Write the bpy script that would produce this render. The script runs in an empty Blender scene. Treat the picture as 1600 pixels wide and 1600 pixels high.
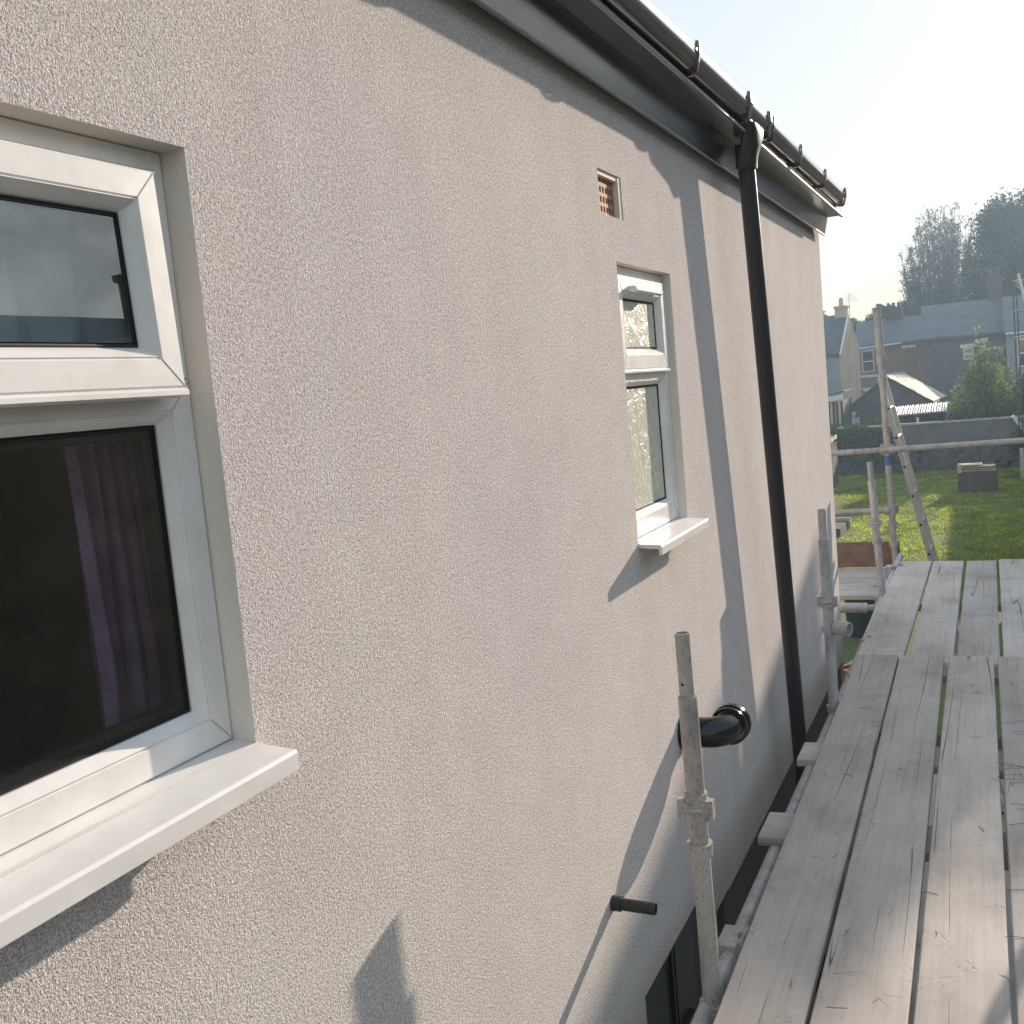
import bpy, bmesh, math, random
from mathutils import Vector, Matrix
random.seed(7)
R = math.radians
S = bpy.context.scene
C = S.collection

# ------------------------------------------------------------------ camera
cam_d = bpy.data.cameras.new('camera')
cam = bpy.data.objects.new('camera', cam_d); C.objects.link(cam)
cam_d.sensor_width = 36; cam_d.lens = 36*1650/1600
cam_d.clip_start = .05; cam_d.clip_end = 2000
def cam_matrix(yaw, pitch, roll):
    f = Vector((-math.sin(yaw)*math.cos(pitch), math.cos(yaw)*math.cos(pitch), math.sin(pitch)))
    r = Vector((math.cos(yaw), math.sin(yaw), 0)); u = r.cross(f)
    r2 = math.cos(roll)*r + math.sin(roll)*u; u2 = -math.sin(roll)*r + math.cos(roll)*u
    return Matrix((r2, u2, -f)).transposed().to_4x4()
cam.matrix_world = Matrix.Translation((1.0, 0, 4.2)) @ cam_matrix(R(25.0817), R(-6.2623), R(-5.2286))
S.camera = cam

# ------------------------------------------------------------------ light
SUN_DIR = Vector((1, 4.15, 1.1)).normalized()
EL = math.asin(SUN_DIR.z); AZ = math.atan2(SUN_DIR.x, SUN_DIR.y)
W = bpy.data.worlds.new('World'); S.world = W; W.use_nodes = True
wn = W.node_tree.nodes; wl = W.node_tree.links
sky = wn.new('ShaderNodeTexSky'); sky.sky_type = 'NISHITA'; sky.sun_disc = False
sky.sun_elevation = EL; sky.sun_rotation = AZ
sky.air_density = 1.0; sky.dust_density = .5; sky.ozone_density = 1.0
sg_ = wn.new('ShaderNodeGamma'); sg_.inputs['Gamma'].default_value = .12      # hazy day: the sky is flatter than clear air
bg = wn['Background']; bg.inputs['Strength'].default_value = 0.15
wl.new(sky.outputs['Color'], sg_.inputs['Color']); sh_ = wn.new('ShaderNodeHueSaturation'); sh_.inputs['Saturation'].default_value = 2.7; sh_.inputs['Value'].default_value = 1.40
wl.new(sg_.outputs['Color'], sh_.inputs['Color']); wl.new(sh_.outputs['Color'], bg.inputs['Color'])
sd = bpy.data.lights.new('sun', 'SUN'); sd.energy = 2.3; sd.angle = R(.53); sd.color = (1.0, .84, .69)
so = bpy.data.objects.new('sun', sd); C.objects.link(so)
so.rotation_euler = SUN_DIR.to_track_quat('Z', 'Y').to_euler()
V = S.view_settings
V.view_transform = 'Standard'; V.look = 'None'; V.gamma = 1; V.use_curve_mapping = False; V.exposure = 1.82
S.render.engine = 'CYCLES'
S.cycles.max_bounces = 8; S.cycles.transparent_max_bounces = 24; S.cycles.volume_bounces = 0

# ------------------------------------------------------------------ helpers
def tag(o, label=None, cat=None, group=None, kind=None):
    if label: o['label'] = label
    if cat: o['category'] = cat
    if group: o['group'] = group
    if kind: o['kind'] = kind
    return o
def empty(name, loc=(0, 0, 0), rz=0.0):
    o = bpy.data.objects.new(name, None); C.objects.link(o); o.location = loc
    o.rotation_euler = (0, 0, rz); o.empty_display_size = .1
    return o
def smooth(o, on=True):
    for p in o.data.polygons: p.use_smooth = on
    return o
def sharp(o, ang=40):
    o.data.set_sharp_from_angle(angle=R(ang)); return o
class MB:
    """collects boxes, tubes and prisms, then becomes one mesh object"""
    def __init__(s): s.v = []; s.f = []; s.m = []; s.sm = []
    def add(s, vs, fs, mi=0, sm=False):
        b = len(s.v); s.v += [tuple(v) for v in vs]
        for f in fs: s.f.append(tuple(b+i for i in f)); s.m.append(mi); s.sm.append(sm)
    def box(s, x0, x1, y0, y1, z0, z1, mi=0):
        s.add([(x0,y0,z0),(x1,y0,z0),(x1,y1,z0),(x0,y1,z0),(x0,y0,z1),(x1,y0,z1),(x1,y1,z1),(x0,y1,z1)],
              [(0,3,2,1),(4,5,6,7),(0,1,5,4),(1,2,6,5),(2,3,7,6),(3,0,4,7)], mi)
    def obox(s, c, ax, ay, az, mi=0):
        c, ax, ay, az = map(Vector, (c, ax, ay, az)); vs = []
        for k in (-1, 1):
            for (i, j) in ((-1,-1),(1,-1),(1,1),(-1,1)): vs.append(c+ax*i+ay*j+az*k)
        s.add(vs, [(0,3,2,1),(4,5,6,7),(0,1,5,4),(1,2,6,5),(2,3,7,6),(3,0,4,7)], mi)
    def tube(s, p0, p1, r0, r1=None, n=20, inner=None, mi=0, cap=True):
        p0, p1 = Vector(p0), Vector(p1); r1 = r0 if r1 is None else r1
        d = (p1-p0).normalized(); a = d.orthogonal().normalized(); b = d.cross(a)
        cs = [(math.cos(2*math.pi*i/n), math.sin(2*math.pi*i/n)) for i in range(n)]
        vs = [p0+(a*c+b*k)*r0 for c, k in cs]+[p1+(a*c+b*k)*r1 for c, k in cs]
        s.add(vs, [(i, (i+1) % n, n+(i+1) % n, n+i) for i in range(n)], mi, True)
        if inner:
            vs = []
            for q, r in ((p0, r0), (p1, r1)):
                vs += [q+(a*c+b*k)*r for c, k in cs]+[q+(a*c+b*k)*inner for c, k in cs]
            fs = []
            for i in range(n):
                j = (i+1) % n
                fs.append((i, n+i, n+j, j)); fs.append((2*n+i, 2*n+j, 3*n+j, 3*n+i))
            s.add(vs, fs, mi)
            s.add([v for v in vs[n:2*n]]+[v for v in vs[3*n:4*n]], [(i, n+i, n+(i+1) % n, (i+1) % n) for i in range(n)], mi, True)
        elif cap:
            s.add(vs, [tuple(range(n-1, -1, -1)), tuple(range(n, 2*n))], mi)
    def path(s, pts, rad, n=18, mi=0, cap=True):
        """tube along points; rad may be a list"""
        pts = [Vector(p) for p in pts]; m = len(pts)
        if not isinstance(rad, (list, tuple)): rad = [rad]*m
        vs = []; a = None
        for i, p in enumerate(pts):
            d = (pts[min(i+1, m-1)]-pts[max(i-1, 0)]).normalized()
            if a is None: a = d.orthogonal().normalized()
            a = (a-d*a.dot(d)).normalized(); b = d.cross(a)
            for k in range(n):
                t = 2*math.pi*k/n; vs.append(p+(a*math.cos(t)+b*math.sin(t))*rad[i])
        fs = [(i*n+k, i*n+(k+1) % n, (i+1)*n+(k+1) % n, (i+1)*n+k) for i in range(m-1) for k in range(n)]
        s.add(vs, fs, mi, True)
        if cap: s.add(vs, [tuple(range(n-1, -1, -1)), tuple(range((m-1)*n, m*n))], mi)
    def prism(s, prof, fa, fb, mi=0, sm=False, caps=True):
        """prof: 2D points, fa/fb: functions 2D -> 3D of the two end sections"""
        n = len(prof); vs = [fa(*p) for p in prof]+[fb(*p) for p in prof]
        s.add(vs, [(i, (i+1) % n, n+(i+1) % n, n+i) for i in range(n)], mi, sm)
        if caps: s.add(vs, [tuple(range(n-1, -1, -1)), tuple(range(n, 2*n))], mi)
    def build(s, name, mats, parent=None, fix=True):
        me = bpy.data.meshes.new(name); me.from_pydata(s.v, [], s.f)
        for m in (mats if isinstance(mats, (list, tuple)) else [mats]): me.materials.append(m)
        me.polygons.foreach_set('material_index', s.m); me.polygons.foreach_set('use_smooth', s.sm)
        if fix:
            b = bmesh.new(); b.from_mesh(me); bmesh.ops.recalc_face_normals(b, faces=b.faces); b.to_mesh(me); b.free()
        me.update()
        o = bpy.data.objects.new(name, me); C.objects.link(o)
        if parent: o.parent = parent
        return o
def bevel(o, w=.002, seg=2, ang=35):
    b = bmesh.new(); b.from_mesh(o.data)
    es = [e for e in b.edges if len(e.link_faces) == 2 and e.calc_face_angle(0) > R(ang)]
    bmesh.ops.bevel(b, geom=es, offset=w, segments=seg, profile=.6, affect='EDGES')
    b.to_mesh(o.data); b.free(); return o

# ------------------------------------------------------------------ materials
def mat(name):
    m = bpy.data.materials.new(name); m.use_nodes = True
    return m, m.node_tree.nodes, m.node_tree.links, m.node_tree.nodes['Principled BSDF']
def N(nt, t, **kw):
    n = nt.new(t)
    for k, v in kw.items():
        if hasattr(n, k): setattr(n, k, v)
        else: n.inputs[k.replace('_', ' ')].default_value = v
    return n
def noise(ns, ls, vec, scale, detail=4, rough=.55, dist=0.0):
    n = ns.new('ShaderNodeTexNoise'); n.inputs['Scale'].default_value = scale
    n.inputs['Detail'].default_value = detail; n.inputs['Roughness'].default_value = rough
    n.inputs['Distortion'].default_value = dist
    if vec is not None: ls.new(vec, n.inputs['Vector'])
    return n
def ramp(ns, ls, src, stops):
    r = ns.new('ShaderNodeValToRGB'); ls.new(src, r.inputs['Fac'])
    e = r.color_ramp.elements
    while len(e) < len(stops): e.new(.5)
    for i, (p, c) in enumerate(stops):
        e[i].position = p; e[i].color = (*c, 1) if isinstance(c, (tuple, list)) else (c, c, c, 1)
    return r
def mixc(ns, ls, fac, a, b, mode='MIX'):
    m = ns.new('ShaderNodeMix'); m.data_type = 'RGBA'; m.blend_type = mode
    if isinstance(fac, (int, float)): m.inputs[0].default_value = fac
    else: ls.new(fac, m.inputs[0])
    for i, q in ((6, a), (7, b)):
        if isinstance(q, (tuple, list)): m.inputs[i].default_value = (*q, 1)
        else: ls.new(q, m.inputs[i])
    return m.outputs[2]
def objvec(ns, ls, scale=(1, 1, 1), rot=(0, 0, 0), perobj=False):
    t = ns.new('ShaderNodeTexCoord'); mp = ns.new('ShaderNodeMapping')
    mp.inputs['Scale'].default_value = scale; mp.inputs['Rotation'].default_value = rot
    ls.new(t.outputs['Object'], mp.inputs['Vector'])
    if perobj:
        oi = ns.new('ShaderNodeObjectInfo'); ml = ns.new('ShaderNodeMath'); ml.operation = 'MULTIPLY'
        ml.inputs[1].default_value = 57.3; ls.new(oi.outputs['Random'], ml.inputs[0]); ls.new(ml.outputs[0], mp.inputs['Location'])
        return mp.outputs['Vector'], oi.outputs['Random']
    return mp.outputs['Vector']
def bump(ns, ls, h, strength, dist, p, prev=None):
    b = ns.new('ShaderNodeBump'); b.inputs['Strength'].default_value = strength; b.inputs['Distance'].default_value = dist
    ls.new(h, b.inputs['Height'])
    if prev is not None: ls.new(prev, b.inputs['Normal'])
    if p is not None: ls.new(b.outputs['Normal'], p.inputs['Normal'])
    return b.outputs['Normal']
def simple(name, col, rough=.6, metal=0.0, var=.12, vs=6.0, bs=0.0, bscale=60, spec=.5, bdist=.002, coat=0):
    m, ns, ls, p = mat(name)
    v = objvec(ns, ls)
    n = noise(ns, ls, v, vs, 5)
    lo = tuple(c*(1-var) for c in col); hi = tuple(min(1, c*(1+var)) for c in col)
    r = ramp(ns, ls, n.outputs['Fac'], [(.3, lo), (.7, hi)])
    ls.new(r.outputs['Color'], p.inputs['Base Color'])
    p.inputs['Roughness'].default_value = rough; p.inputs['Metallic'].default_value = metal
    p.inputs['Specular IOR Level'].default_value = spec; p.inputs['Coat Weight'].default_value = coat
    if bs:
        n2 = noise(ns, ls, v, bscale, 4); bump(ns, ls, n2.outputs['Fac'], bs, bdist, p)
    return m
def render_mat():
    m, ns, ls, p = mat('granular_render')
    v = objvec(ns, ls)
    big = noise(ns, ls, v, 1.1, 4, .6); mid = noise(ns, ls, v, 9, 5, .6)
    streak = noise(ns, ls, objvec(ns, ls, (1, 5, .45)), 1.0, 4, .55)
    fine = noise(ns, ls, v, 430, 2, .55); grain = noise(ns, ls, v, 210, 3, .6); coarse = noise(ns, ls, v, 120, 3, .65)
    vor = ns.new('ShaderNodeTexVoronoi'); vor.inputs['Scale'].default_value = 310; ls.new(v, vor.inputs['Vector'])
    c = ramp(ns, ls, big.outputs['Fac'], [(.34, (.745, .69, .69)), (.5, (.77, .72, .70)), (.66, (.785, .74, .70))])
    pits = ramp(ns, ls, fine.outputs['Fac'], [(.33, .34), (.47, .92), (.66, 1.12)])  # shade between the grains put into the colour, darkest in the pits
    col = mixc(ns, ls, 1.0, c.outputs['Color'], pits.outputs['Color'], 'MULTIPLY')
    g2 = ramp(ns, ls, grain.outputs['Fac'], [(.34, .72), (.56, 1.04)])
    col = mixc(ns, ls, 1.0, col, g2.outputs['Color'], 'MULTIPLY')
    g3 = ramp(ns, ls, coarse.outputs['Fac'], [(.36, .80), (.60, 1.06)])
    col = mixc(ns, ls, 1.0, col, g3.outputs['Color'], 'MULTIPLY')
    c3 = ramp(ns, ls, mid.outputs['Fac'], [(.2, .91), (.8, 1.03)])
    col = mixc(ns, ls, 1.0, col, c3.outputs['Color'], 'MULTIPLY')
    c4 = ramp(ns, ls, streak.outputs['Fac'], [(.3, (.975, .96, .957)), (.6, (1.01, 1.01, 1.01))])
    col = mixc(ns, ls, 1.0, col, c4.outputs['Color'], 'MULTIPLY')
    ls.new(col, p.inputs['Base Color']); p.inputs['Roughness'].default_value = 1
    p.inputs['Specular IOR Level'].default_value = .04
    a = ns.new('ShaderNodeMath'); a.operation = 'SUBTRACT'; a.inputs[0].default_value = 1; ls.new(vor.outputs['Distance'], a.inputs[1])
    b1 = bump(ns, ls, a.outputs[0], .45, .0011, None)
    b2 = bump(ns, ls, grain.outputs['Fac'], .75, .0024, None, b1)
    b3 = bump(ns, ls, fine.outputs['Fac'], .8, .0014, None, b2)
    bump(ns, ls, mid.outputs['Fac'], .05, .006, p, b3)
    return m
def upvc():
    m, ns, ls, p = mat('white_upvc')
    v = objvec(ns, ls); n = noise(ns, ls, v, 9, 5, .65)
    r = ramp(ns, ls, n.outputs['Fac'], [(.3, (.72, .705, .68)), (.6, (.81, .80, .785)), (.8, (.83, .825, .81))])
    ls.new(r.outputs['Color'], p.inputs['Base Color'])
    n2 = noise(ns, ls, v, 30, 4); rr = ramp(ns, ls, n2.outputs['Fac'], [(.3, .28), (.8, .42)])
    ls.new(rr.outputs['Color'], p.inputs['Roughness'])
    return m
def plastic(name, col, r0, r1, bs=.03):
    m, ns, ls, p = mat(name)
    v = objvec(ns, ls, (1, .25, 1)); n = noise(ns, ls, v, 12, 4)
    p.inputs['Base Color'].default_value = (*col, 1)
    rr = ramp(ns, ls, n.outputs['Fac'], [(.3, r0), (.75, r1)]); ls.new(rr.outputs['Color'], p.inputs['Roughness'])
    n2 = noise(ns, ls, v, 5, 3); bump(ns, ls, n2.outputs['Fac'], bs, .02, p)
    if name.startswith('black_gutter'): p.inputs['Coat Weight'].default_value = 1; p.inputs['Coat Roughness'].default_value = .12; p.inputs['Specular IOR Level'].default_value = .9
    if name.startswith('dark_grey'): p.inputs['Coat Weight'].default_value = .8; p.inputs['Coat Roughness'].default_value = .2
    return m
def galv(name='galvanised_steel', tint=(.43, .41, .38), paint=None):
    m, ns, ls, p = mat(name)
    v, rnd = objvec(ns, ls, (1, 1, .5), perobj=True)
    n = noise(ns, ls, v, 16, 6, .65); sp = noise(ns, ls, v, 130, 4, .7)
    a = ramp(ns, ls, n.outputs['Fac'], [(.3, tuple(c*.58 for c in tint)), (.5, tuple(c*.92 for c in tint)), (.7, tuple(c*1.12 for c in tint))])
    s = ramp(ns, ls, sp.outputs['Fac'], [(.62, 0.0), (.72, 1.0)])
    col = mixc(ns, ls, s.outputs['Color'], a.outputs['Color'], (.60, .58, .54))
    d = ramp(ns, ls, sp.outputs['Fac'], [(.32, (.52, .47, .42)), (.45, (1, 1, 1))])
    col = mixc(ns, ls, 1.0, col, d.outputs['Color'], 'MULTIPLY')
    ls.new(col, p.inputs['Base Color']); p.inputs['Metallic'].default_value = .1
    p.inputs['Roughness'].default_value = .5
    bump(ns, ls, sp.outputs['Fac'], .25, .001, p)
    return m
def wood_board():
    m, ns, ls, p = mat('weathered_scaffold_board')
    v, rnd = objvec(ns, ls, (1, 1, 1), perobj=True)
    def sc(s):
        mp = ns.new('ShaderNodeMapping'); mp.inputs['Scale'].default_value = s; ls.new(v, mp.inputs['Vector']); return mp.outputs['Vector']
    grain = noise(ns, ls, sc((60, 1.6, 20)), 1.0, 6, .6, .3)
    fibre = noise(ns, ls, sc((260, 6, 60)), 1.0, 3, .6)
    blot = noise(ns, ls, sc((3.2, 2.0, 3)), 1.0, 6, .62)
    base = ramp(ns, ls, grain.outputs['Fac'], [(.2, (.41, .37, .335)), (.5, (.495, .455, .42)), (.8, (.54, .505, .475))])
    bl = ramp(ns, ls, blot.outputs['Fac'], [(.28, (.70, .68, .66)), (.5, (.98, .97, .96)), (.72, (1.12, 1.13, 1.15))])
    col = mixc(ns, ls, 1.0, base.outputs['Color'], bl.outputs['Color'], 'MULTIPLY')
    # long drying cracks
    crack = noise(ns, ls, sc((13, .20, 5)), 1.0, 1, .4, .05)
    cr = ramp(ns, ls, crack.outputs['Fac'], [(.495, 0), (.4985, 1), (.5015, 1), (.505, 0)])
    gate = noise(ns, ls, sc((7, 1.1, 3)), 1.0, 2); gr = ramp(ns, ls, gate.outputs['Fac'], [(.48, 0), (.56, .9)])
    cm = ns.new('ShaderNodeMath'); cm.operation = 'MULTIPLY'; ls.new(cr.outputs['Color'], cm.inputs[0]); ls.new(gr.outputs['Color'], cm.inputs[1])
    # scratches and scuffs
    w = ns.new('ShaderNodeTexVoronoi'); w.feature = 'DISTANCE_TO_EDGE'; w.inputs['Scale'].default_value = 1
    ls.new(sc((7, 5, 1)), w.inputs['Vector'])
    sr = ramp(ns, ls, w.outputs['Distance'], [(.0, 1), (.006, 0)])
    sg = noise(ns, ls, sc((9, 9, 9)), 1.0, 2); sgr = ramp(ns, ls, sg.outputs['Fac'], [(.58, 0), (.64, .7)])
    sm = ns.new('ShaderNodeMath'); sm.operation = 'MULTIPLY'; ls.new(sr.outputs['Color'], sm.inputs[0]); ls.new(sgr.outputs['Color'], sm.inputs[1])
    # knots, pits, plaster splashes
    k = ns.new('ShaderNodeTexVoronoi'); k.inputs['Scale'].default_value = 1; ls.new(sc((9, 4.5, 2)), k.inputs['Vector'])
    kr = ramp(ns, ls, k.outputs['Distance'], [(.02, .6), (.07, 0)])
    pk = noise(ns, ls, sc((120, 90, 50)), 1.0, 2); pr = ramp(ns, ls, pk.outputs['Fac'], [(.70, 0), (.78, .8)])
    ws = noise(ns, ls, sc((26, 38, 20)), 1.0, 4, .7); wr = ramp(ns, ls, ws.outputs['Fac'], [(.64, 0), (.72, .6)])
    md = noise(ns, ls, sc((11, 15, 8)), 1.0, 6, .75); mdr = ramp(ns, ls, md.outputs['Fac'], [(.60, 0), (.70, .55)])
    mx = ns.new('ShaderNodeMath'); mx.operation = 'MAXIMUM'; ls.new(cm.outputs[0], mx.inputs[0]); ls.new(sm.outputs[0], mx.inputs[1])
    mx2 = ns.new('ShaderNodeMath'); mx2.operation = 'MAXIMUM'; ls.new(mx.outputs[0], mx2.inputs[0]); ls.new(pr.outputs['Color'], mx2.inputs[1])
    col = mixc(ns, ls, kr.outputs['Color'], col, (.13, .105, .085))
    col = mixc(ns, ls, wr.outputs['Color'], col, (.48, .47, .45))
    col = mixc(ns, ls, mx2.outputs[0], col, (.05, .042, .036))
    col = mixc(ns, ls, mdr.outputs['Color'], col, (.20, .165, .125))
    hv = ns.new('ShaderNodeHueSaturation'); ls.new(col, hv.inputs['Color'])
    mr = ns.new('ShaderNodeMapRange'); mr.inputs['To Min'].default_value = .86; mr.inputs['To Max'].default_value = 1.12
    ls.new(rnd, mr.inputs['Value']); ls.new(mr.outputs[0], hv.inputs['Value'])
    ls.new(hv.outputs['Color'], p.inputs['Base Color']); p.inputs['Roughness'].default_value = .85
    p.inputs['Specular IOR Level'].default_value = .3
    inv = ns.new('ShaderNodeMath'); inv.operation = 'SUBTRACT'; inv.inputs[0].default_value = 1; ls.new(mx2.outputs[0], inv.inputs[1])
    b1 = bump(ns, ls, fibre.outputs['Fac'], .25, .0006, None)
    b2 = bump(ns, ls, grain.outputs['Fac'], .2, .001, None, b1)
    bump(ns, ls, inv.outputs[0], .7, .004, p, b2)
    return m
def glass(name, refl=.10, tint=(.9, .95, .93), rough=.0, wav=.02):
    m, ns, ls, p = mat(name); ns.remove(p)
    out = ns['Material Output']
    tr = ns.new('ShaderNodeBsdfTransparent'); tr.inputs['Color'].default_value = (*tint, 1)
    gl = ns.new('ShaderNodeBsdfGlossy'); gl.inputs['Roughness'].default_value = rough
    fr = ns.new('ShaderNodeFresnel'); fr.inputs['IOR'].default_value = 1.5
    ad = ns.new('ShaderNodeMath'); ad.operation = 'MULTIPLY_ADD'; ad.inputs[1].default_value = 1.7; ad.inputs[2].default_value = refl-.08; ad.use_clamp = True
    ls.new(fr.outputs[0], ad.inputs[0])
    ge = ns.new('ShaderNodeNewGeometry'); fb = ns.new('ShaderNodeMath'); fb.operation = 'SUBTRACT'; fb.inputs[0].default_value = 1; ls.new(ge.outputs['Backfacing'], fb.inputs[1])
    fm = ns.new('ShaderNodeMath'); fm.operation = 'MULTIPLY'; ls.new(ad.outputs[0], fm.inputs[0]); ls.new(fb.outputs[0], fm.inputs[1])
    sv = objvec(ns, ls, (3, 2.2, 5)); sn = noise(ns, ls, sv, 2.0, 5, .6, .8); sr = ramp(ns, ls, sn.outputs['Fac'], [(.3, .62), (.7, 1.25)])
    f2 = ns.new('ShaderNodeMath'); f2.operation = 'MULTIPLY'; ls.new(fm.outputs[0], f2.inputs[0]); ls.new(sr.outputs['Color'], f2.inputs[1])
    mx = ns.new('ShaderNodeMixShader'); ls.new(f2.outputs[0], mx.inputs['Fac'])
    ls.new(tr.outputs[0], mx.inputs[1]); ls.new(gl.outputs[0], mx.inputs[2]); ls.new(mx.outputs[0], out.inputs['Surface'])
    v = objvec(ns, ls); n = noise(ns, ls, v, 3.0, 2)
    b = ns.new('ShaderNodeBump'); b.inputs['Strength'].default_value = wav; b.inputs['Distance'].default_value = .02
    ls.new(n.outputs['Fac'], b.inputs['Height']); ls.new(b.outputs['Normal'], gl.inputs['Normal']); ls.new(b.outputs['Normal'], fr.inputs['Normal'])
    return m
def frosted():
    m, ns, ls, p = mat('patterned_obscure_glass')
    v = objvec(ns, ls); n0 = noise(ns, ls, v, 5, 3, .5)
    mp = mixc(ns, ls, .35, v, n0.outputs['Color'])
    w = noise(ns, ls, mp, 26, 4, .6, 1.4)
    c = ramp(ns, ls, w.outputs['Fac'], [(.36, (.52, .54, .45)), (.5, (.60, .61, .50)), (.57, (.76, .75, .62)), (.64, (.57, .58, .49))])
    ls.new(c.outputs['Color'], p.inputs['Base Color']); p.inputs['Roughness'].default_value = .32
    p.inputs['Specular IOR Level'].default_value = .45
    bump(ns, ls, w.outputs['Fac'], .5, .01, p)
    return m
def leaf(name, col, trans=.5, var=.35):
    m, ns, ls, p = mat(name); ns.remove(p); out = ns['Material Output']
    g = ns.new('ShaderNodeNewGeometry')
    v = objvec(ns, ls); n = noise(ns, ls, v, 1.1, 3)
    a = ramp(ns, ls, n.outputs['Fac'], [(.35, tuple(c*(1-var) for c in col)), (.65, tuple(c*(1+var) for c in col))])
    rr = ramp(ns, ls, g.outputs['Random Per Island'], [(0, .65), (1, 1.35)])
    c = mixc(ns, ls, 1.0, a.outputs['Color'], rr.outputs['Color'], 'MULTIPLY')
    d = ns.new('ShaderNodeBsdfDiffuse'); t = ns.new('ShaderNodeBsdfTranslucent'); mx = ns.new('ShaderNodeMixShader')
    ls.new(c, d.inputs['Color']); c2 = mixc(ns, ls, 1.0, c, (1.25, 1.3, .5), 'MULTIPLY'); ls.new(c2, t.inputs['Color'])
    mx.inputs['Fac'].default_value = trans; ls.new(d.outputs[0], mx.inputs[1]); ls.new(t.outputs[0], mx.inputs[2])
    ls.new(mx.outputs[0], out.inputs['Surface'])
    return m
def brick(name, c1, c2, mortar, sx=1.0, bs=.4):
    m, ns, ls, p = mat(name)
    v = objvec(ns, ls); sep = ns.new('ShaderNodeSeparateXYZ'); ls.new(v, sep.inputs[0])
    ad = ns.new('ShaderNodeMath'); ls.new(sep.outputs[0], ad.inputs[0]); ls.new(sep.outputs[1], ad.inputs[1])
    cb = ns.new('ShaderNodeCombineXYZ'); ls.new(ad.outputs[0], cb.inputs[0]); ls.new(sep.outputs[2], cb.inputs[1])
    b = ns.new('ShaderNodeTexBrick'); b.inputs['Scale'].default_value = sx; ls.new(cb.outputs[0], b.inputs['Vector'])
    b.inputs['Brick Width'].default_value = .225; b.inputs['Row Height'].default_value = .075; b.inputs['Mortar Size'].default_value = .01
    b.inputs['Color1'].default_value = (*c1, 1); b.inputs['Color2'].default_value = (*c2, 1); b.inputs['Mortar'].default_value = (*mortar, 1)
    n = noise(ns, ls, v, .9, 5); r = ramp(ns, ls, n.outputs['Fac'], [(.3, .8), (.7, 1.15)])
    c = mixc(ns, ls, 1.0, b.outputs['Color'], r.outputs['Color'], 'MULTIPLY')
    ls.new(c, p.inputs['Base Color']); p.inputs['Roughness'].default_value = .9
    bump(ns, ls, b.outputs['Fac'], -bs, .01, p)
    return m
def slate(name, col, w=.3, h=.22, rotx=0):
    m, ns, ls, p = mat(name)
    v = objvec(ns, ls)
    b = ns.new('ShaderNodeTexBrick'); b.inputs['Scale'].default_value = 1
    sep = ns.new('ShaderNodeSeparateXYZ'); ls.new(v, sep.inputs[0]); cb = ns.new('ShaderNodeCombineXYZ')
    ls.new(sep.outputs[0], cb.inputs[0]); ls.new(sep.outputs[2], cb.inputs[1]); ls.new(cb.outputs[0], b.inputs['Vector'])
    b.inputs['Brick Width'].default_value = w; b.inputs['Row Height'].default_value = h*.6; b.inputs['Mortar Size'].default_value = .008
    b.inputs['Color1'].default_value = (*[c*.85 for c in col], 1); b.inputs['Color2'].default_value = (*[c*1.15 for c in col], 1)
    b.inputs['Mortar'].default_value = (*[c*.45 for c in col], 1)
    n = noise(ns, ls, v, .8, 5); r = ramp(ns, ls, n.outputs['Fac'], [(.3, .75), (.7, 1.25)])
    ls.new(mixc(ns, ls, 1.0, b.outputs['Color'], r.outputs['Color'], 'MULTIPLY'), p.inputs['Base Color'])
    p.inputs['Roughness'].default_value = .6; bump(ns, ls, b.outputs['Fac'], -.3, .01, p)
    return m

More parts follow.
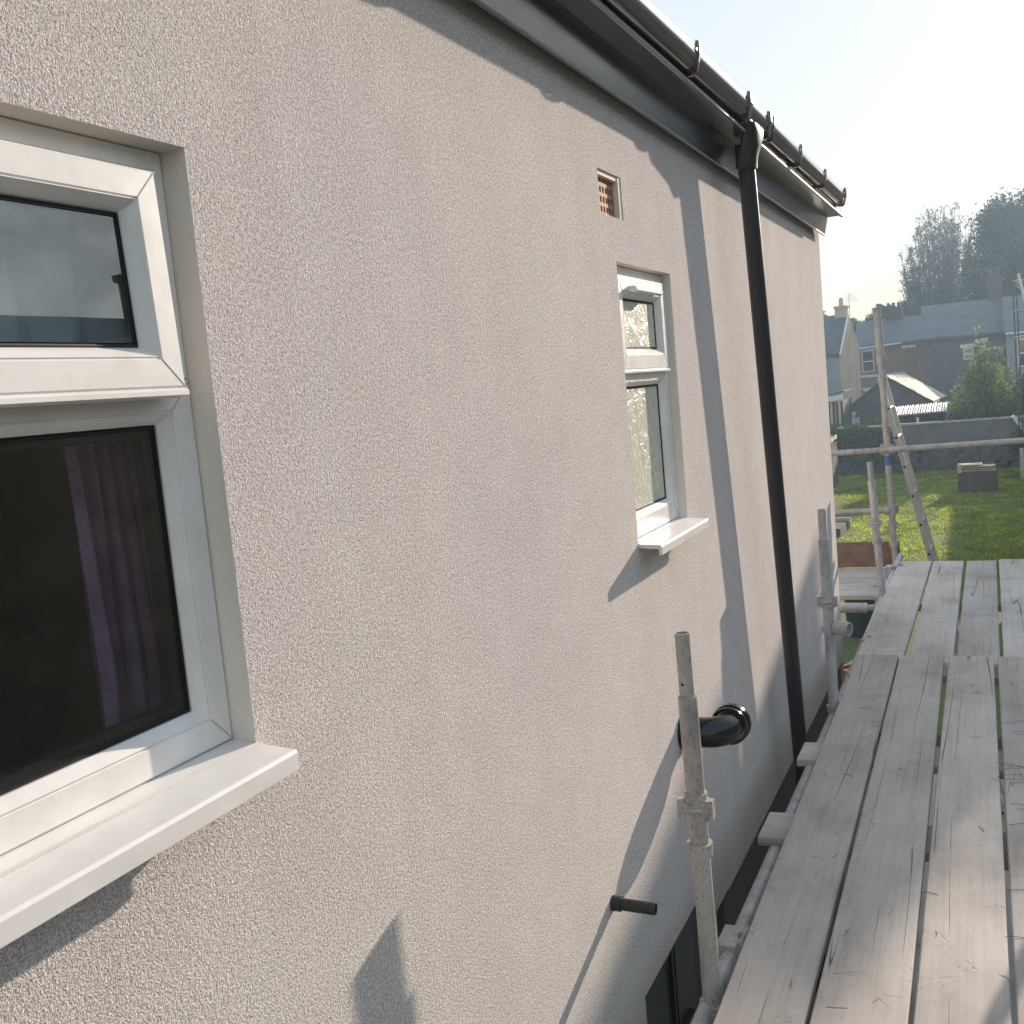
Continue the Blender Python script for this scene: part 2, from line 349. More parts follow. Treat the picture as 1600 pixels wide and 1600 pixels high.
M = dict(
    render=render_mat(), reveal=simple('smooth_reveal_render', (.75, .69, .63), .85, var=.06, bs=.25, bscale=220, bdist=.0008),
    upvc=upvc(), gasket=simple('black_rubber_gasket', (.012, .012, .013), .5),
    bead=simple('grey_bead_line', (.35, .35, .36), .5),
    fascia=plastic('dark_grey_eaves_board', (.028, .032, .042), .16, .26, .05), gutter=plastic('black_gutter_plastic', (.020, .021, .026), .06, .12, .004),
    pipe=plastic('black_pipe_plastic', (.014, .015, .018), .30, .42, .01), gloss=plastic('glossy_soil_pipe', (.008, .009, .012), .12, .2, .005),
    dull=simple('dull_green_black_plastic', (.016, .022, .02), .45),
    glass=glass('window_glass', .10), glass_up=glass('reflective_window_glass', .24), glass_dark=glass('far_window_glass', .2, (.3, .33, .36)), frosted=frosted(),
    terracotta=simple('terracotta', (.42, .215, .14), .8, var=.15, vs=40, bs=.3, bscale=200), dark=simple('dark_hole_paint', (.01, .01, .01), .9),  # near-black colour stands in for the shade inside holes
    door=simple('dark_door', (.012, .013, .015), .35, spec=.5), galv=galv(), galv2=galv('dusty_painted_tube', (.47, .475, .48)),
    wood=wood_board(), ply=simple('brown_toe_board', (.20, .125, .095), .8, var=.3, vs=9, bs=.2, bscale=50),
    alu=simple('ladder_aluminium', (.36, .355, .34), .7, metal=.0), blue=simple('blue_tape', (.05, .16, .30), .5),
    plaster=simple('interior_plaster', (.25, .24, .25), .9), curtain=simple('purple_curtain_cloth', (.29, .16, .31), .9, var=.25, vs=14),
    net=simple('pale_net_curtain_cloth', (.55, .62, .68), .9, var=.15, vs=8),
    brick_red=brick('red_brick', (.26, .10, .065), (.33, .145, .09), (.30, .26, .22)),
    brick_buff=brick('buff_brick', (.56, .38, .27), (.62, .44, .32), (.42, .38, .32)),
    brick_dark=brick('dark_brick', (.085, .055, .045), (.11, .075, .06), (.09, .08, .07)),
    slate=slate('roof_slate', (.085, .10, .125)), slate2=slate('dark_roof_slate', (.06, .07, .085)),
    stucco=simple('grey_stucco', (.27, .30, .33), .9, var=.1, vs=2), white=simple('white_paint', (.72, .72, .72), .6, var=.06),
    bwall=simple('dark_grey_rendered_wall', (.10, .10, .105), .9, var=.2, vs=1.2), rwall=simple('weathered_render', (.15, .14, .135), .95, var=.25, vs=1.6, bs=.4, bscale=8, bdist=.02),
    coping=simple('pale_coping', (.42, .40, .36), .9, var=.2), tile=simple('pale_roof_tile', (.60, .52, .40), .8, var=.35, vs=5),
    corr=simple('pale_corrugated_sheet', (.62, .58, .54), .5, var=.2, vs=3), timber=simple('brown_fence_timber', (.24, .15, .09), .85, var=.3, vs=8),
    darktimber=simple('dark_weathered_timber', (.07, .05, .04), .9, var=.3, vs=8),
    paletimber=simple('pale_sawn_timber', (.52, .43, .32), .85, var=.2, vs=8), shed=simple('dark_felt_and_board', (.055, .055, .06), .9, var=.2),
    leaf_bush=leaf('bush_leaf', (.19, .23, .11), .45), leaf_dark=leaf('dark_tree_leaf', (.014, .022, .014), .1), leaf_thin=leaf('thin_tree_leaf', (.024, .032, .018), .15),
    leaf_ivy=leaf('ivy_leaf', (.045, .08, .03), .35), leaf_line=leaf('distant_leaf', (.06, .08, .035), .35), bark=simple('bark', (.055, .045, .038), .95, var=.3, vs=5),
    grass=leaf('grass_blade', (.26, .30, .045), .68, .35), soil=simple('soil', (.07, .055, .04), .95, var=.3), straw=simple('dry_bristle', (.06, .045, .03), .8),
    yellow=simple('yellow_plastic', (.55, .45, .03), .4), barrel=simple('dark_water_barrel', (.02, .027, .03), .4), paper=simple('blue_wrapper_plastic', (.03, .06, .30), .35),
    orange=simple('rust_orange_plastic', (.30, .13, .04), .6),
)
gm, gns, gls, gp = mat('garden_ground')
gv = objvec(gns, gls); g1 = noise(gns, gls, gv, .7, 6); g2 = noise(gns, gls, gv, 9, 5)
gc = ramp(gns, gls, g1.outputs['Fac'], [(.3, (.075, .10, .028)), (.7, (.115, .15, .035))])
gc2 = ramp(gns, gls, g2.outputs['Fac'], [(.3, .7), (.7, 1.2)])
gls.new(mixc(gns, gls, 1.0, gc.outputs['Color'], gc2.outputs['Color'], 'MULTIPLY'), gp.inputs['Base Color']); gp.inputs['Roughness'].default_value = .95
bump(gns, gls, g2.outputs['Fac'], .6, .03, gp)
M['ground'] = gm

# ------------------------------------------------------------------ ground
g = MB(); g.box(-600, 600, -300, 900, -.4, 0); tag(g.build('ground', M['ground']), kind='structure')
g = MB(); g.box(.02, 3.2, -6, 11.5, 0, .03); tag(g.build('path', simple('concrete_path', (.30, .29, .28), .9, var=.2, vs=3)), kind='structure')
rng = random.Random(3)
vs = []; fs = []
for i in range(60000):
    y = 20+rng.random()**1.0*23; x = rng.uniform(-6.3, 3.5)
    h = rng.uniform(.03, .075)*(1+.6*math.sin(x*2.1+y*1.3)*math.sin(y*.9-x*.7)); w = rng.uniform(.008, .02); a = rng.uniform(0, 6.28)
    lx, ly = rng.gauss(0, .03), rng.gauss(0, .03); b = len(vs)
    vs += [(x-w*math.cos(a), y-w*math.sin(a), 0), (x+w*math.cos(a), y+w*math.sin(a), 0), (x+lx, y+ly, h)]; fs.append((b, b+1, b+2))
me = bpy.data.meshes.new('lawn_grass'); me.from_pydata(vs, [], fs); me.materials.append(M['grass'])
o = bpy.data.objects.new('lawn_grass', me); C.objects.link(o); tag(o, 'short mown lawn grass in the back garden, half in sun', 'grass', kind='stuff')

# ------------------------------------------------------------------ the rendered house
Z = 4.2
house = empty('rendered_house', (-3.5, 2, 0)); tag(house, 'house side wall in pale pinkish granular render with dark eaves', 'house')
def hp(mb, name, mats, fix=True, parent=None):
    o = mb.build(name, mats, None, fix)
    o.parent = parent or house
    o.matrix_parent_inverse = (parent or house).matrix_world.inverted() if parent is None else Matrix()
    return o
house.matrix_world = Matrix.Translation((-3.5, 2, 0))
def part(mb, name, mats, parent=None, fix=True, bev=None):
    o = mb.build(name, mats, None, fix)
    o.data.transform(Matrix.Translation((3.5, -2, 0))) if parent is None else None
    if parent is not None: o.data.transform(Matrix.Translation((3.5, -2, 0)))
    o.parent = parent or house
    if bev: bevel(o, bev)
    return o
# openings: (y0,y1,z0,z1)
W1 = (.0, 1.187, Z-.467, Z+.378); W2 = (3.012, 3.575, Z-.477, Z+.362); AB = (2.905, 3.113, Z+.490, Z+.615); DR = (2.746, 3.42, 0, Z-1.776)
WB = Z-1.932; WT = 5.14; Y0 = -3.5; Y1 = 7.106
w = MB()
ys = sorted({Y0, Y1, *[v for q in (W1, W2, AB, DR) for v in q[:2]]}); zs = sorted({0.0, WB, WT, *[v for q in (W1, W2, AB, DR) for v in q[2:]]})
vid = {}
for a in ys:
    for b in zs: vid[(a, b)] = len(w.v); w.v.append((0, a, b))
for i in range(len(ys)-1):
    for j in range(len(zs)-1):
        cy, cz = (ys[i]+ys[i+1])/2, (zs[j]+zs[j+1])/2
        if any(q[0] < cy < q[1] and q[2] < cz < q[3] for q in (W1, W2, AB, DR)): continue
        if cz < WB and cy > 3.75: continue
        w.f.append((vid[ys[i], zs[j]], vid[ys[i+1], zs[j]], vid[ys[i+1], zs[j+1]], vid[ys[i], zs[j+1]])); w.m.append(0); w.sm.append(False)
def quad(*p, mi=0): w.add(p, [(0, 1, 2, 3)], mi)
for (a, b, c, d), dep in ((W1, .12), (W2, .12), (AB, .045), (DR, .15)):
    quad((0, a, d), (0, b, d), (-dep, b, d), (-dep, a, d), mi=1)
    quad((0, b, c), (-dep, b, c), (-dep, b, d), (0, b, d), mi=1)
    quad((0, a, c), (0, a, d), (-dep, a, d), (-dep, a, c), mi=1)
    quad((0, a, c), (-dep, a, c), (-dep, b, c), (0, b, c), mi=1)
quad((0, Y1, 0), (-8, Y1, 0), (-8, Y1, WT), (0, Y1, WT)); quad((0, Y0, 0), (0, Y0, WT), (-8, Y0, WT), (-8, Y0, 0)); quad((-8, Y1, 0), (-8, Y0, 0), (-8, Y0, WT), (-8, Y1, WT))
quad((0, 3.75, WB), (0, Y1, WB), (-.02, Y1, WB), (-.02, 3.75, WB), mi=1)
wall = part(w, 'rendered_wall', [M['render'], M['reveal']], fix=False)
w = MB(); w.box(-.10, -.02, 3.752, Y1-.002, 0, WB+.02); part(w, 'dark_plinth', M['bwall'])
w = MB(); w.box(-.004, .003, 3.76, Y1, WB-.003, WB+.001); part(w, 'render_stop_bead', M['bead'])
w = MB(); w.prism([(.14, 5.150), (.14, 5.178), (-4, 6.1), (-8.2, 5.2), (-8.2, 5.1), (-4, 6.0)], lambda x, z: (x, -3.7, z), lambda x, z: (x, 7.09, z)); part(w, 'roof', M['slate2'])
# eaves
for y0, y1 in ((-3.6, 4.047), (4.051, 7.085)):
    w = MB(); w.prism([(.033, Z+.826), (.040, Z+.826), (.064, Z+.9335), (.055, Z+.9335)], lambda x, z: (x, y0, z), lambda x, z: (x, y1, z)); w.prism([(.034, Z+.821), (.0455, Z+.821), (.0455, Z+.8265), (.034, Z+.8265)], lambda x, z: (x, y0, z), lambda x, z: (x, y1, z)); o = part(w, 'frieze_board', M['fascia'], bev=.0018)
w = MB(); w.box(.0, .149, -3.6, 7.088, Z+.934, Z+.942); part(w, 'soffit', M['fascia'])
w = MB(); w.box(.1425, .1515, -3.6, 7.090, Z+.922, Z+.985); fb_ = part(w, 'fascia_board', M['gutter'], bev=.003)
w = MB(); w.box(.1517, .1590, -3.6, 7.088, Z+.9225, Z+.9300); part(w, 'edge_glint_strip', M['bead'], fb_, bev=.0008)  # added strip standing in for the bright glint along the fascia edge
w = MB(); w.box(-.02, .1424, 7.076, 7.090, Z+.9425, Z+.98); part(w, 'box_end', M['fascia'])
# gutter: polyline of fall, profile
def gz(y): return Z+.958+.006*max(0, min(1, (y-2)/5))*6
def gsec(y):
    zl = Z+ (.950 if y < 2 else .950+(y-2)/5*.045)
    pr = [(.153, .048), (.153, .0), (.157, -.012), (.166, -.020), (.180, -.020), (.190, -.010), (.192, .008), (.198, .014), (.198, .050), (.190, .050), (.190, .022), (.184, .0), (.176, -.013), (.165, -.013), (.158, -.005), (.157, .048)]
    return [(x, y, zl+z) for x, z in pr]
w = MB(); secs = [gsec(y) for y in (-3.6, 2, 4.2, 5.5, 6.88)]; n = len(secs[0])
vv = [p for s_ in secs for p in s_]
w.add(vv, [(i*n+k, i*n+(k+1) % n, (i+1)*n+(k+1) % n, (i+1)*n+k) for i in range(len(secs)-1) for k in range(n)]+[tuple(range((len(secs)-1)*n, len(secs)*n))], 0, False)
gut = part(w, 'gutter', M['gutter']); smooth(gut); sharp(gut, 50)
def gut_z(y): return Z+.950+max(0, (y-2)/5*.045)
def bracket(y, wd=.014, big=False):
    b = MB(); z = gut_z(y); e = .006 if big else .003
    pr = [(.1525, .06), (.1525, -.022-e), (.165, -.03-e), (.182, -.03-e), (.195, -.018-e), (.202, .004), (.204+e, .03), (.204+e, .062+e), (.196, .066+e), (.192, .052), (.20, .048), (.198, .01), (.19, -.014), (.18, -.021), (.166, -.021), (.1555, -.01), (.1555, .06)]
    b.prism(pr, lambda x, zz: (x, y-wd, z+zz), lambda x, zz: (x, y+wd, z+zz))
    b.box(.1525, .158, y-wd*1.3, y+wd*1.3, z+.03, z+.09)
    o = part(b, 'gutter_bracket', M['gutter'], gut); return o
for y in (.15, 1.3, 2.50, 3.36, 5.27, 6.06): bracket(y, .006)
for y in (4.12, 4.50): bracket(y, .016, True)
bracket(4.58, .005); bracket(6.875, .014, True)
# outlet and downpipe
w = MB(); zt = gut_z(4.3)
rings = []
for (cx, cy, z, hx, hy) in ((.170, 4.31, zt-.018, .026, .12), (.166, 4.315, zt-.045, .030, .105), (.146, 4.345, zt-.085, .037, .055), (.128, 4.36, zt-.12, .041, .044), (.121, 4.375, zt-.16, .041, .042)):
    rings.append([(cx+hx*(abs(math.cos(t))**.6)*math.copysign(1, math.cos(t)), cy+hy*(abs(math.sin(t))**.6)*math.copysign(1, math.sin(t)), z) for t in [2*math.pi*k/24 for k in range(24)]])
vv = [p for r in rings for p in r]
w.add(vv, [(i*24+k, i*24+(k+1) % 24, (i+1)*24+(k+1) % 24, (i+1)*24+k) for i in range(len(rings)-1) for k in range(24)]+[tuple(range(24)), tuple(range(96, 120))], 0, True)
dp_t = Vector((.116, 4.395, Z+.85)); dp_b = Vector((.108, 4.80, Z-1.72)); d = (dp_b-dp_t)
hop = part(w, 'gutter_outlet', M['pipe']); sharp(hop, 60)
w = MB(); w.tube(dp_t-d*.02, dp_b+d*.95, .034, n=32); dpipe = part(w, 'downpipe', M['pipe'])
w = MB(); w.tube(dp_t-d*.024, dp_t+d*.006, .0395, n=32, inner=.034); part(w, 'pipe_socket', M['pipe'], dpipe)
# air brick
a, b, c, d_ = AB; w = MB(); e0, e1 = -.040, -.018
rows = 4; H = d_-c; W_ = b-a; rz = []
for i in range(5):
    zc = c+H*(.05+.225*i) ; hh = H*(.045 if i not in (0, 4) else .05); w.box(e0, e1, a+.002, b-.002, max(c+.001, zc-hh), min(d_-.001, zc+hh)); rz.append((max(c+.001, zc-hh), min(d_-.001, zc+hh)))
for i in range(4):
    for k in range(9):
        yc = a+W_*(.03+k*.1175); w.box(e0, e1-.0006, yc-W_*.022, yc+W_*.022, rz[i][1], rz[i+1][0])
ab = part(w, 'air_brick', M['terracotta']); w = MB(); w.box(-.046, -.044, a, b, c, d_); part(w, 'duct_shade_sheet', M['dark'], ab)  # black sheet puts the shade of the duct into colour
w = MB(); w.box(-.030, -.003, b-.022, b-.0005, c+.001, d_-.001); w.box(-.030, -.006, a+.001, b-.0225, d_-.014, d_-.001); part(w, 'brick_rim', M['reveal'], ab)

# windows ------------------------------------------------------------
def frame_ring(mb, y0, y1, z0, z1, wd, x0, x1, ch=0.0, chx=0.0, mi=0):
    """mitred profile ring in the wall plane: flat face wd wide at x1, then a chamfer ch wide going in by chx"""
    def rect(i): return [(y0+i, z0+i), (y1-i, z0+i), (y1-i, z1-i), (y0+i, z1-i)]
    loops = [(0, x0), (0, x1-.003), (.003, x1), (wd-.001, x1), (wd, x1-.0022), (wd+.002, x1-.0022), (wd+.003, x1-.0005)]
    if ch: loops += [(wd+ch*.35, x1-chx*.22), (wd+ch*.7, x1-chx*.6), (wd+ch, x1-chx), (wd+ch, x0)]
    else: loops += [(wd+.004, x0)]
    vs = []
    for i, x in loops: vs += [(x, p[0], p[1]) for p in rect(i)]
    m = len(loops)
    fs = [(k*4+j, k*4+(j+1) % 4, (k+1)*4+(j+1) % 4, (k+1)*4+j) for k in range(m-1) for j in range(4)]
    fs += [((m-1)*4+j, (m-1)*4+(j+1) % 4, (j+1) % 4, j) for j in range(4)]
    mb.add(vs, fs, mi)
def mitres(mb, y0, y1, z0, z1, wd, x, which):
    for cy, cz, sy, sz in [(y0, z0, 1, 1), (y1, z0, -1, 1), (y1, z1, -1, -1), (y0, z1, 1, -1)][which:which+1]:
        t = .0005; mb.obox((x+.0002, cy+sy*wd/2, cz+sz*wd/2), (.0004, 0, 0), (0, sy*wd/2*.97, sz*wd/2*.97), (0, t*sy, -t*sz))
def window(W, zt_mid, sash_y, sash_z, sash_x, fx, sw, fr_w, low_x, tilt=0, deep=.10):
    a, b, c, d = W
    o = empty('window'); o.parent = house; o.location = (3.5, -2, 0)
    def wp(mb, name, m, fix=True, bev=None):
        q = mb.build(name, m, o, fix); 
        if bev: bevel(q, bev)
        return q
    # lower light
    f = MB(); frame_ring(f, a+.001, b-.001, c+.004, zt_mid, fr_w, -deep, fx, .017, fx-low_x-.004); wp(f, 'window_frame', M['upvc'])
    f = MB(); f.box(-deep, fx-.001, a+.001, b-.001, zt_mid+.0005, d-.001); 
    # outer frame round the sash: a ring only
    f = MB(); frame_ring(f, a+.001, b-.001, zt_mid+.0008, d-.0005, .028, -deep, fx-.0015, .004, .02); wp(f, 'window_frame', M['upvc'])
    i = fr_w+.017
    f = MB(); f.box(low_x-.006, low_x-.002, a+i, b-i, c+i, zt_mid-i); wp(f, 'window_pane', M['frosted'] if b > 2 else M['glass'])
    f = MB(); frame_ring(f, a+i-.0005, b-i+.0005, c+.004+i-.0005, zt_mid-i+.0005, .004, low_x-.024, low_x+.0015, .0, 0); wp(f, 'glazing_gasket', M['gasket'])
    f = MB(); frame_ring(f, a+i+.003, b-i-.003, c+.004+i+.003, zt_mid-i-.003, .011, low_x-.026, low_x-.010, .0, 0); wp(f, 'glazing_gasket', M['gasket'])
    # opening light
    sy0, sy1 = sash_y; sz0, sz1 = sash_z
    f = MB(); frame_ring(f, sy0, sy1, sz0, sz1, sw*.68, sash_x-.032, sash_x, sw*.31, .022)
    s_ = wp(f, 'top_sash', M['upvc'])
    g_ = MB(); j = sw*.99; g_.box(sash_x-.026, sash_x-.0225, sy0+j, sy1-j, sz0+j, sz1-j)
    p_ = wp(g_, 'window_pane', M['frosted'] if b > 2 else M['glass_up'])
    k_ = MB(); frame_ring(k_, sy0+j-.0005, sy1-j+.0005, sz0+j-.0005, sz1-j+.0005, .0035, sash_x-.03, sash_x-.0195, 0, 0)
    q_ = wp(k_, 'glazing_gasket', M['gasket'])
    mm = []
    for q_i in range(4): m_ = MB(); mitres(m_, sy0, sy1, sz0, sz1, sw*.68, sash_x, q_i); mm.append(wp(m_, 'mitre_joint', M['bead']))
    # drip lip of the sash
    f = MB(); f.prism([(sash_x-.001, sz0+.0), (sash_x+.004, sz0-.004), (sash_x+.004, sz0-.010), (sash_x-.02, sz0-.012), (sash_x-.02, sz0)], lambda x, z: (x, sy0+.001, z), lambda x, z: (x, sy1-.001, z)); l_ = wp(f, 'drip_bar', M['upvc'])
    if tilt:
        piv = Matrix.Translation((sash_x-.03, 0, sz1)); T = piv @ Matrix.Rotation(tilt, 4, 'Y') @ piv.inverted()
        for q in (s_, p_, q_, l_, *mm): q.data.transform(T)
    for q_i in range(4): m_ = MB(); mitres(m_, a+.001, b-.001, c+.004, zt_mid, fr_w, fx, q_i); wp(m_, 'mitre_joint', M['bead'])
    # sill
    f = MB(); xo = .073; f.prism([(-.05, c+.003), (xo-.004, c-.006), (xo, c-.010), (xo, c-.036), (xo-.010, c-.038), (xo-.010, c-.018), (-.02, c-.012)], lambda x, z: (x, a+.0, z), lambda x, z: (x, b+.0, z)); wp(f, 'window_sill', M['upvc'], bev=.0012)
    return o, wp
win1, wp1 = window(W1, Z+.064, (.035, 1.133), (Z+.050, Z+.338), -.009, -.040, .057, .042, -.060, tilt=-R(2.0))
win2, wp2 = window(W2, Z+.070, (3.040, 3.537), (Z+.046, Z+.330), -.014, -.030, .066, .058, -.050)
f = MB(); f.prism([(-.0155, Z+.300), (.006, Z+.300), (.014, Z+.292), (.014, Z+.284), (.006, Z+.278), (-.0155, Z+.284)], lambda x, z: (x, 3.15, z), lambda x, z: (x, 3.42, z)); wp2(f, 'trickle_vent', M['upvc'], bev=.002)
# rooms behind the panes
def room(y0, y1, z0, z1, dep, mat_):
    f = MB(); f.box(-dep, -.125, y0, y1, z0, z1); o = f.build('room_lining', mat_, None, False)
    b = bmesh.new(); b.from_mesh(o.data)
    for fa in list(b.faces):
        if abs(fa.calc_center_median().x+.125) < .001: b.faces.remove(fa)
    bmesh.ops.reverse_faces(b, faces=b.faces); b.to_mesh(o.data); b.free(); o.data.transform(Matrix.Translation((3.5, -2, 0))); o.parent = house
    # strips that close the cavity round the opening
    return o
room(-1.2, 2.2, 2.8, 5.1, 3.2, M['plaster']); room(2.6, 4.0, 2.8, 5.1, 2.0, M['plaster'])
def curtain(name, y0, y1, z0, z1, x, amp, n, m):
    vs = []; fs = []; K = n*8
    for i in range(K+1):
        t = i/K; y = y0+(y1-y0)*t; xx = x+amp*math.sin(t*n*2*math.pi)+amp*.4*math.sin(t*n*5.1+1)
        vs += [(xx, y, z0), (xx+.01, y+.01*math.sin(i), (z0+z1)/2), (xx, y, z1)]
    for i in range(K):
        for k in (0, 1): fs.append((i*3+k, (i+1)*3+k, (i+1)*3+k+1, i*3+k+1))
    me = bpy.data.meshes.new(name); me.from_pydata(vs, [], fs); me.materials.append(m)
    o = bpy.data.objects.new(name, me); C.objects.link(o); smooth(o); return o
tag(curtain('window_curtain', 1.09, 1.25, 3.5, 4.215, -.20, .015, 5, M['curtain']), 'dim purple curtain hanging inside the large near window', 'curtain')
tag(curtain('net_curtain', .55, 1.36, 4.245, 4.7, -.19, .010, 9, M['net']), 'pale net curtain behind the top pane of the near window', 'curtain')
# door below
a, b, c, d_ = DR
dr = MB(); dr.box(-.09, -.03, a, b, 0, d_-.002); door = part(dr, 'side_door', M['door'])
dr = MB()
for y in (a+.33, a+.36): dr.box(-.03, -.018, y, y+.012, 0, d_-.01)
dr.box(-.03, -.012, a+.40, a+.52, .1, d_-.35); dr.box(-.03, -.022, a, b, d_-.05, d_-.003); part(dr, 'door_trim', M['door'], door)

# soil pipe elbow and overflow pipe
t = empty('soil_pipe_elbow'); t.parent = house; t.location = (3.5, -2, 0)
w = MB(); cy, cz = 3.32, Z-1.165+0.0
pts = [(0.0, cy, cz), (.035, cy, cz), (.062, cy, cz)]
for k in range(0, 9):
    an = R(90*k/8); pts.append((.062+.075*math.sin(an), cy+.075*(1-math.cos(an)), cz-.004*k/8))
w.path(pts+[(.137, cy+.10, cz-.005)], .050, n=36); w.build('elbow_bend', M['gloss'], t)
w = MB(); w.tube((.137, cy+.088, cz-.005), (.137, cy+.135, cz-.005), .060, n=40, inner=.052); w.tube((.137, cy+.086, cz-.005), (.137, cy+.096, cz-.005), .064, n=40, inner=.052); w.tube((.137, cy+.115, cz-.005), (.137, cy+.135, cz-.005), .066, n=40, inner=.055)
w.build('socket_ring', M['gloss'], t)
w = MB(); w.tube((.0, cy, cz), (.012, cy, cz), .060, n=36); w.build('wall_flange', M['gloss'], t)
t = empty('overflow_pipe'); t.parent = house; t.location = (3.5, -2, 0)
w = MB(); w.tube((-.02, 2.55, Z-1.388), (.121, 2.552, Z-1.392), .0165, n=28, inner=.0135); w.build('pipe_stub', M['dull'], t)
w = MB(); w.tube((.0, 2.55, Z-1.388), (.026, 2.55, Z-1.389), .0205, n=28); w.tube((.005, 2.55, Z-1.388), (.010, 2.55, Z-1.389), .022, n=28); w.build('pipe_collar', M['dull'], t)

# ------------------------------------------------------------------ scaffold
sc = empty('tube_scaffold', (.25, 2.5, 0)); tag(sc, 'grey galvanised tube scaffold standing close along the rendered wall', 'scaffold')
def sp(mb, name, m=None, par=None, bev=None):
    o = mb.build(name, m or M['galv'], None); o.data.transform(Matrix.Translation((-.25, -2.5, 0))); o.parent = par or sc
    if bev: bevel(o, bev)
    return o
def clamp(mb, c, ax, r=.034, h=.026):
    """swivel coupler body round a tube at c along axis ax"""
    c = Vector(c); ax = Vector(ax).normalized(); mb.tube(c-ax*h, c+ax*h, r, n=18)
    s_ = ax.orthogonal().normalized(); q = ax.cross(s_)
    mb.obox(c+s_*(r+.010), ax*h*.8, s_*.016, q*.014); mb.tube(c+s_*(r+.012)-q*.022, c+s_*(r+.012)+q*.028, .007, n=8)
def standard(x, y, ztop, zs, zb=.03, lean=(0, 0), m=None, ring=None, body=.0242, spig=.0190):
    """zs: height where the thin spigot starts"""
    L = lambda z: Vector((x+lean[0]*(z-zs), y+lean[1]*(z-zs), z))
    mb = MB(); mb.tube(L(zb), L(zs), body, n=28, inner=.0205); st = sp(mb, 'standard', m)
    mb = MB(); mb.tube(L(zs-.1), L(ztop), spig, n=24, inner=.0150); sp(mb, 'spigot', m, st)
    return L, st
def cup(L, st, z, m=None, r=.033, h=.017):
    mb = MB(); mb.tube(L(z-h), L(z+h), r*.92, r, n=28, inner=.0245); sp(mb, 'ring_cup', m, st)
def blade(L, st, z, m=None):
    mb = MB(); mb.tube(L(z-.040), L(z+.032), .0315, .029, n=24, inner=.0245); mb.tube(L(z-.016), L(z+.010), .035, n=24)
    c = L(z-.008)
    for s_ in (-1, 1): mb.obox(c+Vector((s_*.036, -.006, 0)), (.010, 0, 0), (0, .012, 0), (0, 0, .024))
    mb.tube(c+Vector((-.02, -.035, .0)), c+Vector((.024, -.035, .004)), .0065, n=8)
    sp(mb, 'clamp_collar', m, st)
L, st = standard(.262, 2.515, Z-.626, Z-.789, lean=(-.004, -.02))
cup(L, st, Z-1.195); blade(L, st, Z-1.075)
mb = MB(); c = L(Z-1.640); mb.tube(c+Vector((0, 0, -.035)), c+Vector((0, 0, .022)), .034, .036, n=20, inner=.0245); mb.obox(c+Vector((.0, -.036, -.01)), (.014, 0, 0), (0, .01, 0), (0, 0, .022)); sp(mb, 'clamp_collar', None, st)
mb = MB(); c = L(Z-.755); mb.tube(c+Vector((-.0042, -.0188, 0)), c+Vector((-.004, -.0195, 0)), .0038, n=10); sp(mb, 'pin_hole_disc', M['dark'], st)  # dark disc drawn for the shade inside the hole
L, st = standard(.240, 4.99, Z-.649, Z-.79, lean=(-.004, 0), m=M['galv2'])
cup(L, st, Z-1.215, M['galv2']); blade(L, st, Z-1.075, M['galv2']); cup(L, st, Z-1.60, M['galv2'])
mb = MB(); mb.tube((.27, 4.985, Z-1.207), (.338, 4.96, Z-1.21), .0335, n=24, inner=.027); sp(mb, 'coupler_sleeve', M['galv2'], st)
mb = MB(); mb.tube(L(Z-.93)+Vector((.02, 0, 0)), L(Z-.93)+Vector((.034, 0, 0)), .004, n=8); sp(mb, 'lock_pin', M['galv2'], st)
L, st = standard(.186, 7.6, Z-.675, Z-.808, lean=(-.040, 0), m=M['galv2'])
cup(L, st, Z-1.228, M['galv2'], .034); blade(L, st, Z-1.09, M['galv2']); blade(L, st, Z-1.63, M['galv2'])
# corner standard F, tall
mb = MB(); mb.tube((.195, 9.4, 0), (.115, 9.4, Z+.30), .0255, n=24); stf = sp(mb, 'standard')
mb = MB(); mb.tube((.121, 9.4, Z-.02), (.106, 9.4, Z+.452), .0325, n=24, inner=.027); sp(mb, 'joint_sleeve', M['ply'] and M['galv'], stf)
for z in (Z+.02, Z-.13): mb = MB(); x = .195-.0178*z; mb.tube((x, 9.4, z-.03), (x, 9.4, z+.03), .037, n=20); mb.tube((x+.03, 9.37, z), (x+.055, 9.37, z), .007, n=8); sp(mb, 'coupler', None, stf)
x = .195-.0178*3.38; mb = MB(); mb.tube((x+.001, 9.4, 3.33), (x, 9.4, 3.46), .0275, n=20); sp(mb, 'tape_band', M['blue'], stf)
for z in (3.46, 2.948): mb = MB(); x = .195-.0178*z; clamp(mb, (x, 9.4, z), (0, 0, 1), .038, .045); clamp(mb, (x-.035, 9.36, z), (1, 0, 0), .033, .022); sp(mb, 'coupler', None, stf)
for z in (2.83, 2.66): mb = MB(); x = .195-.0178*z; mb.tube((x, 9.4, z-.03), (x, 9.4, z+.02), .036, .040, n=20); sp(mb, 'ring_cup', None, stf)
mb = MB(); mb.path([(-3.2, 9.36, 3.44), (0, 9.36, 3.462), (2.6, 9.36, 3.49)], .0242, n=20); sp(mb, 'guard_rail')
mb = MB(); mb.tube((-3.2, 9.36, 2.945), (.12, 9.36, 2.950), .0242, n=20); sp(mb, 'guard_rail')
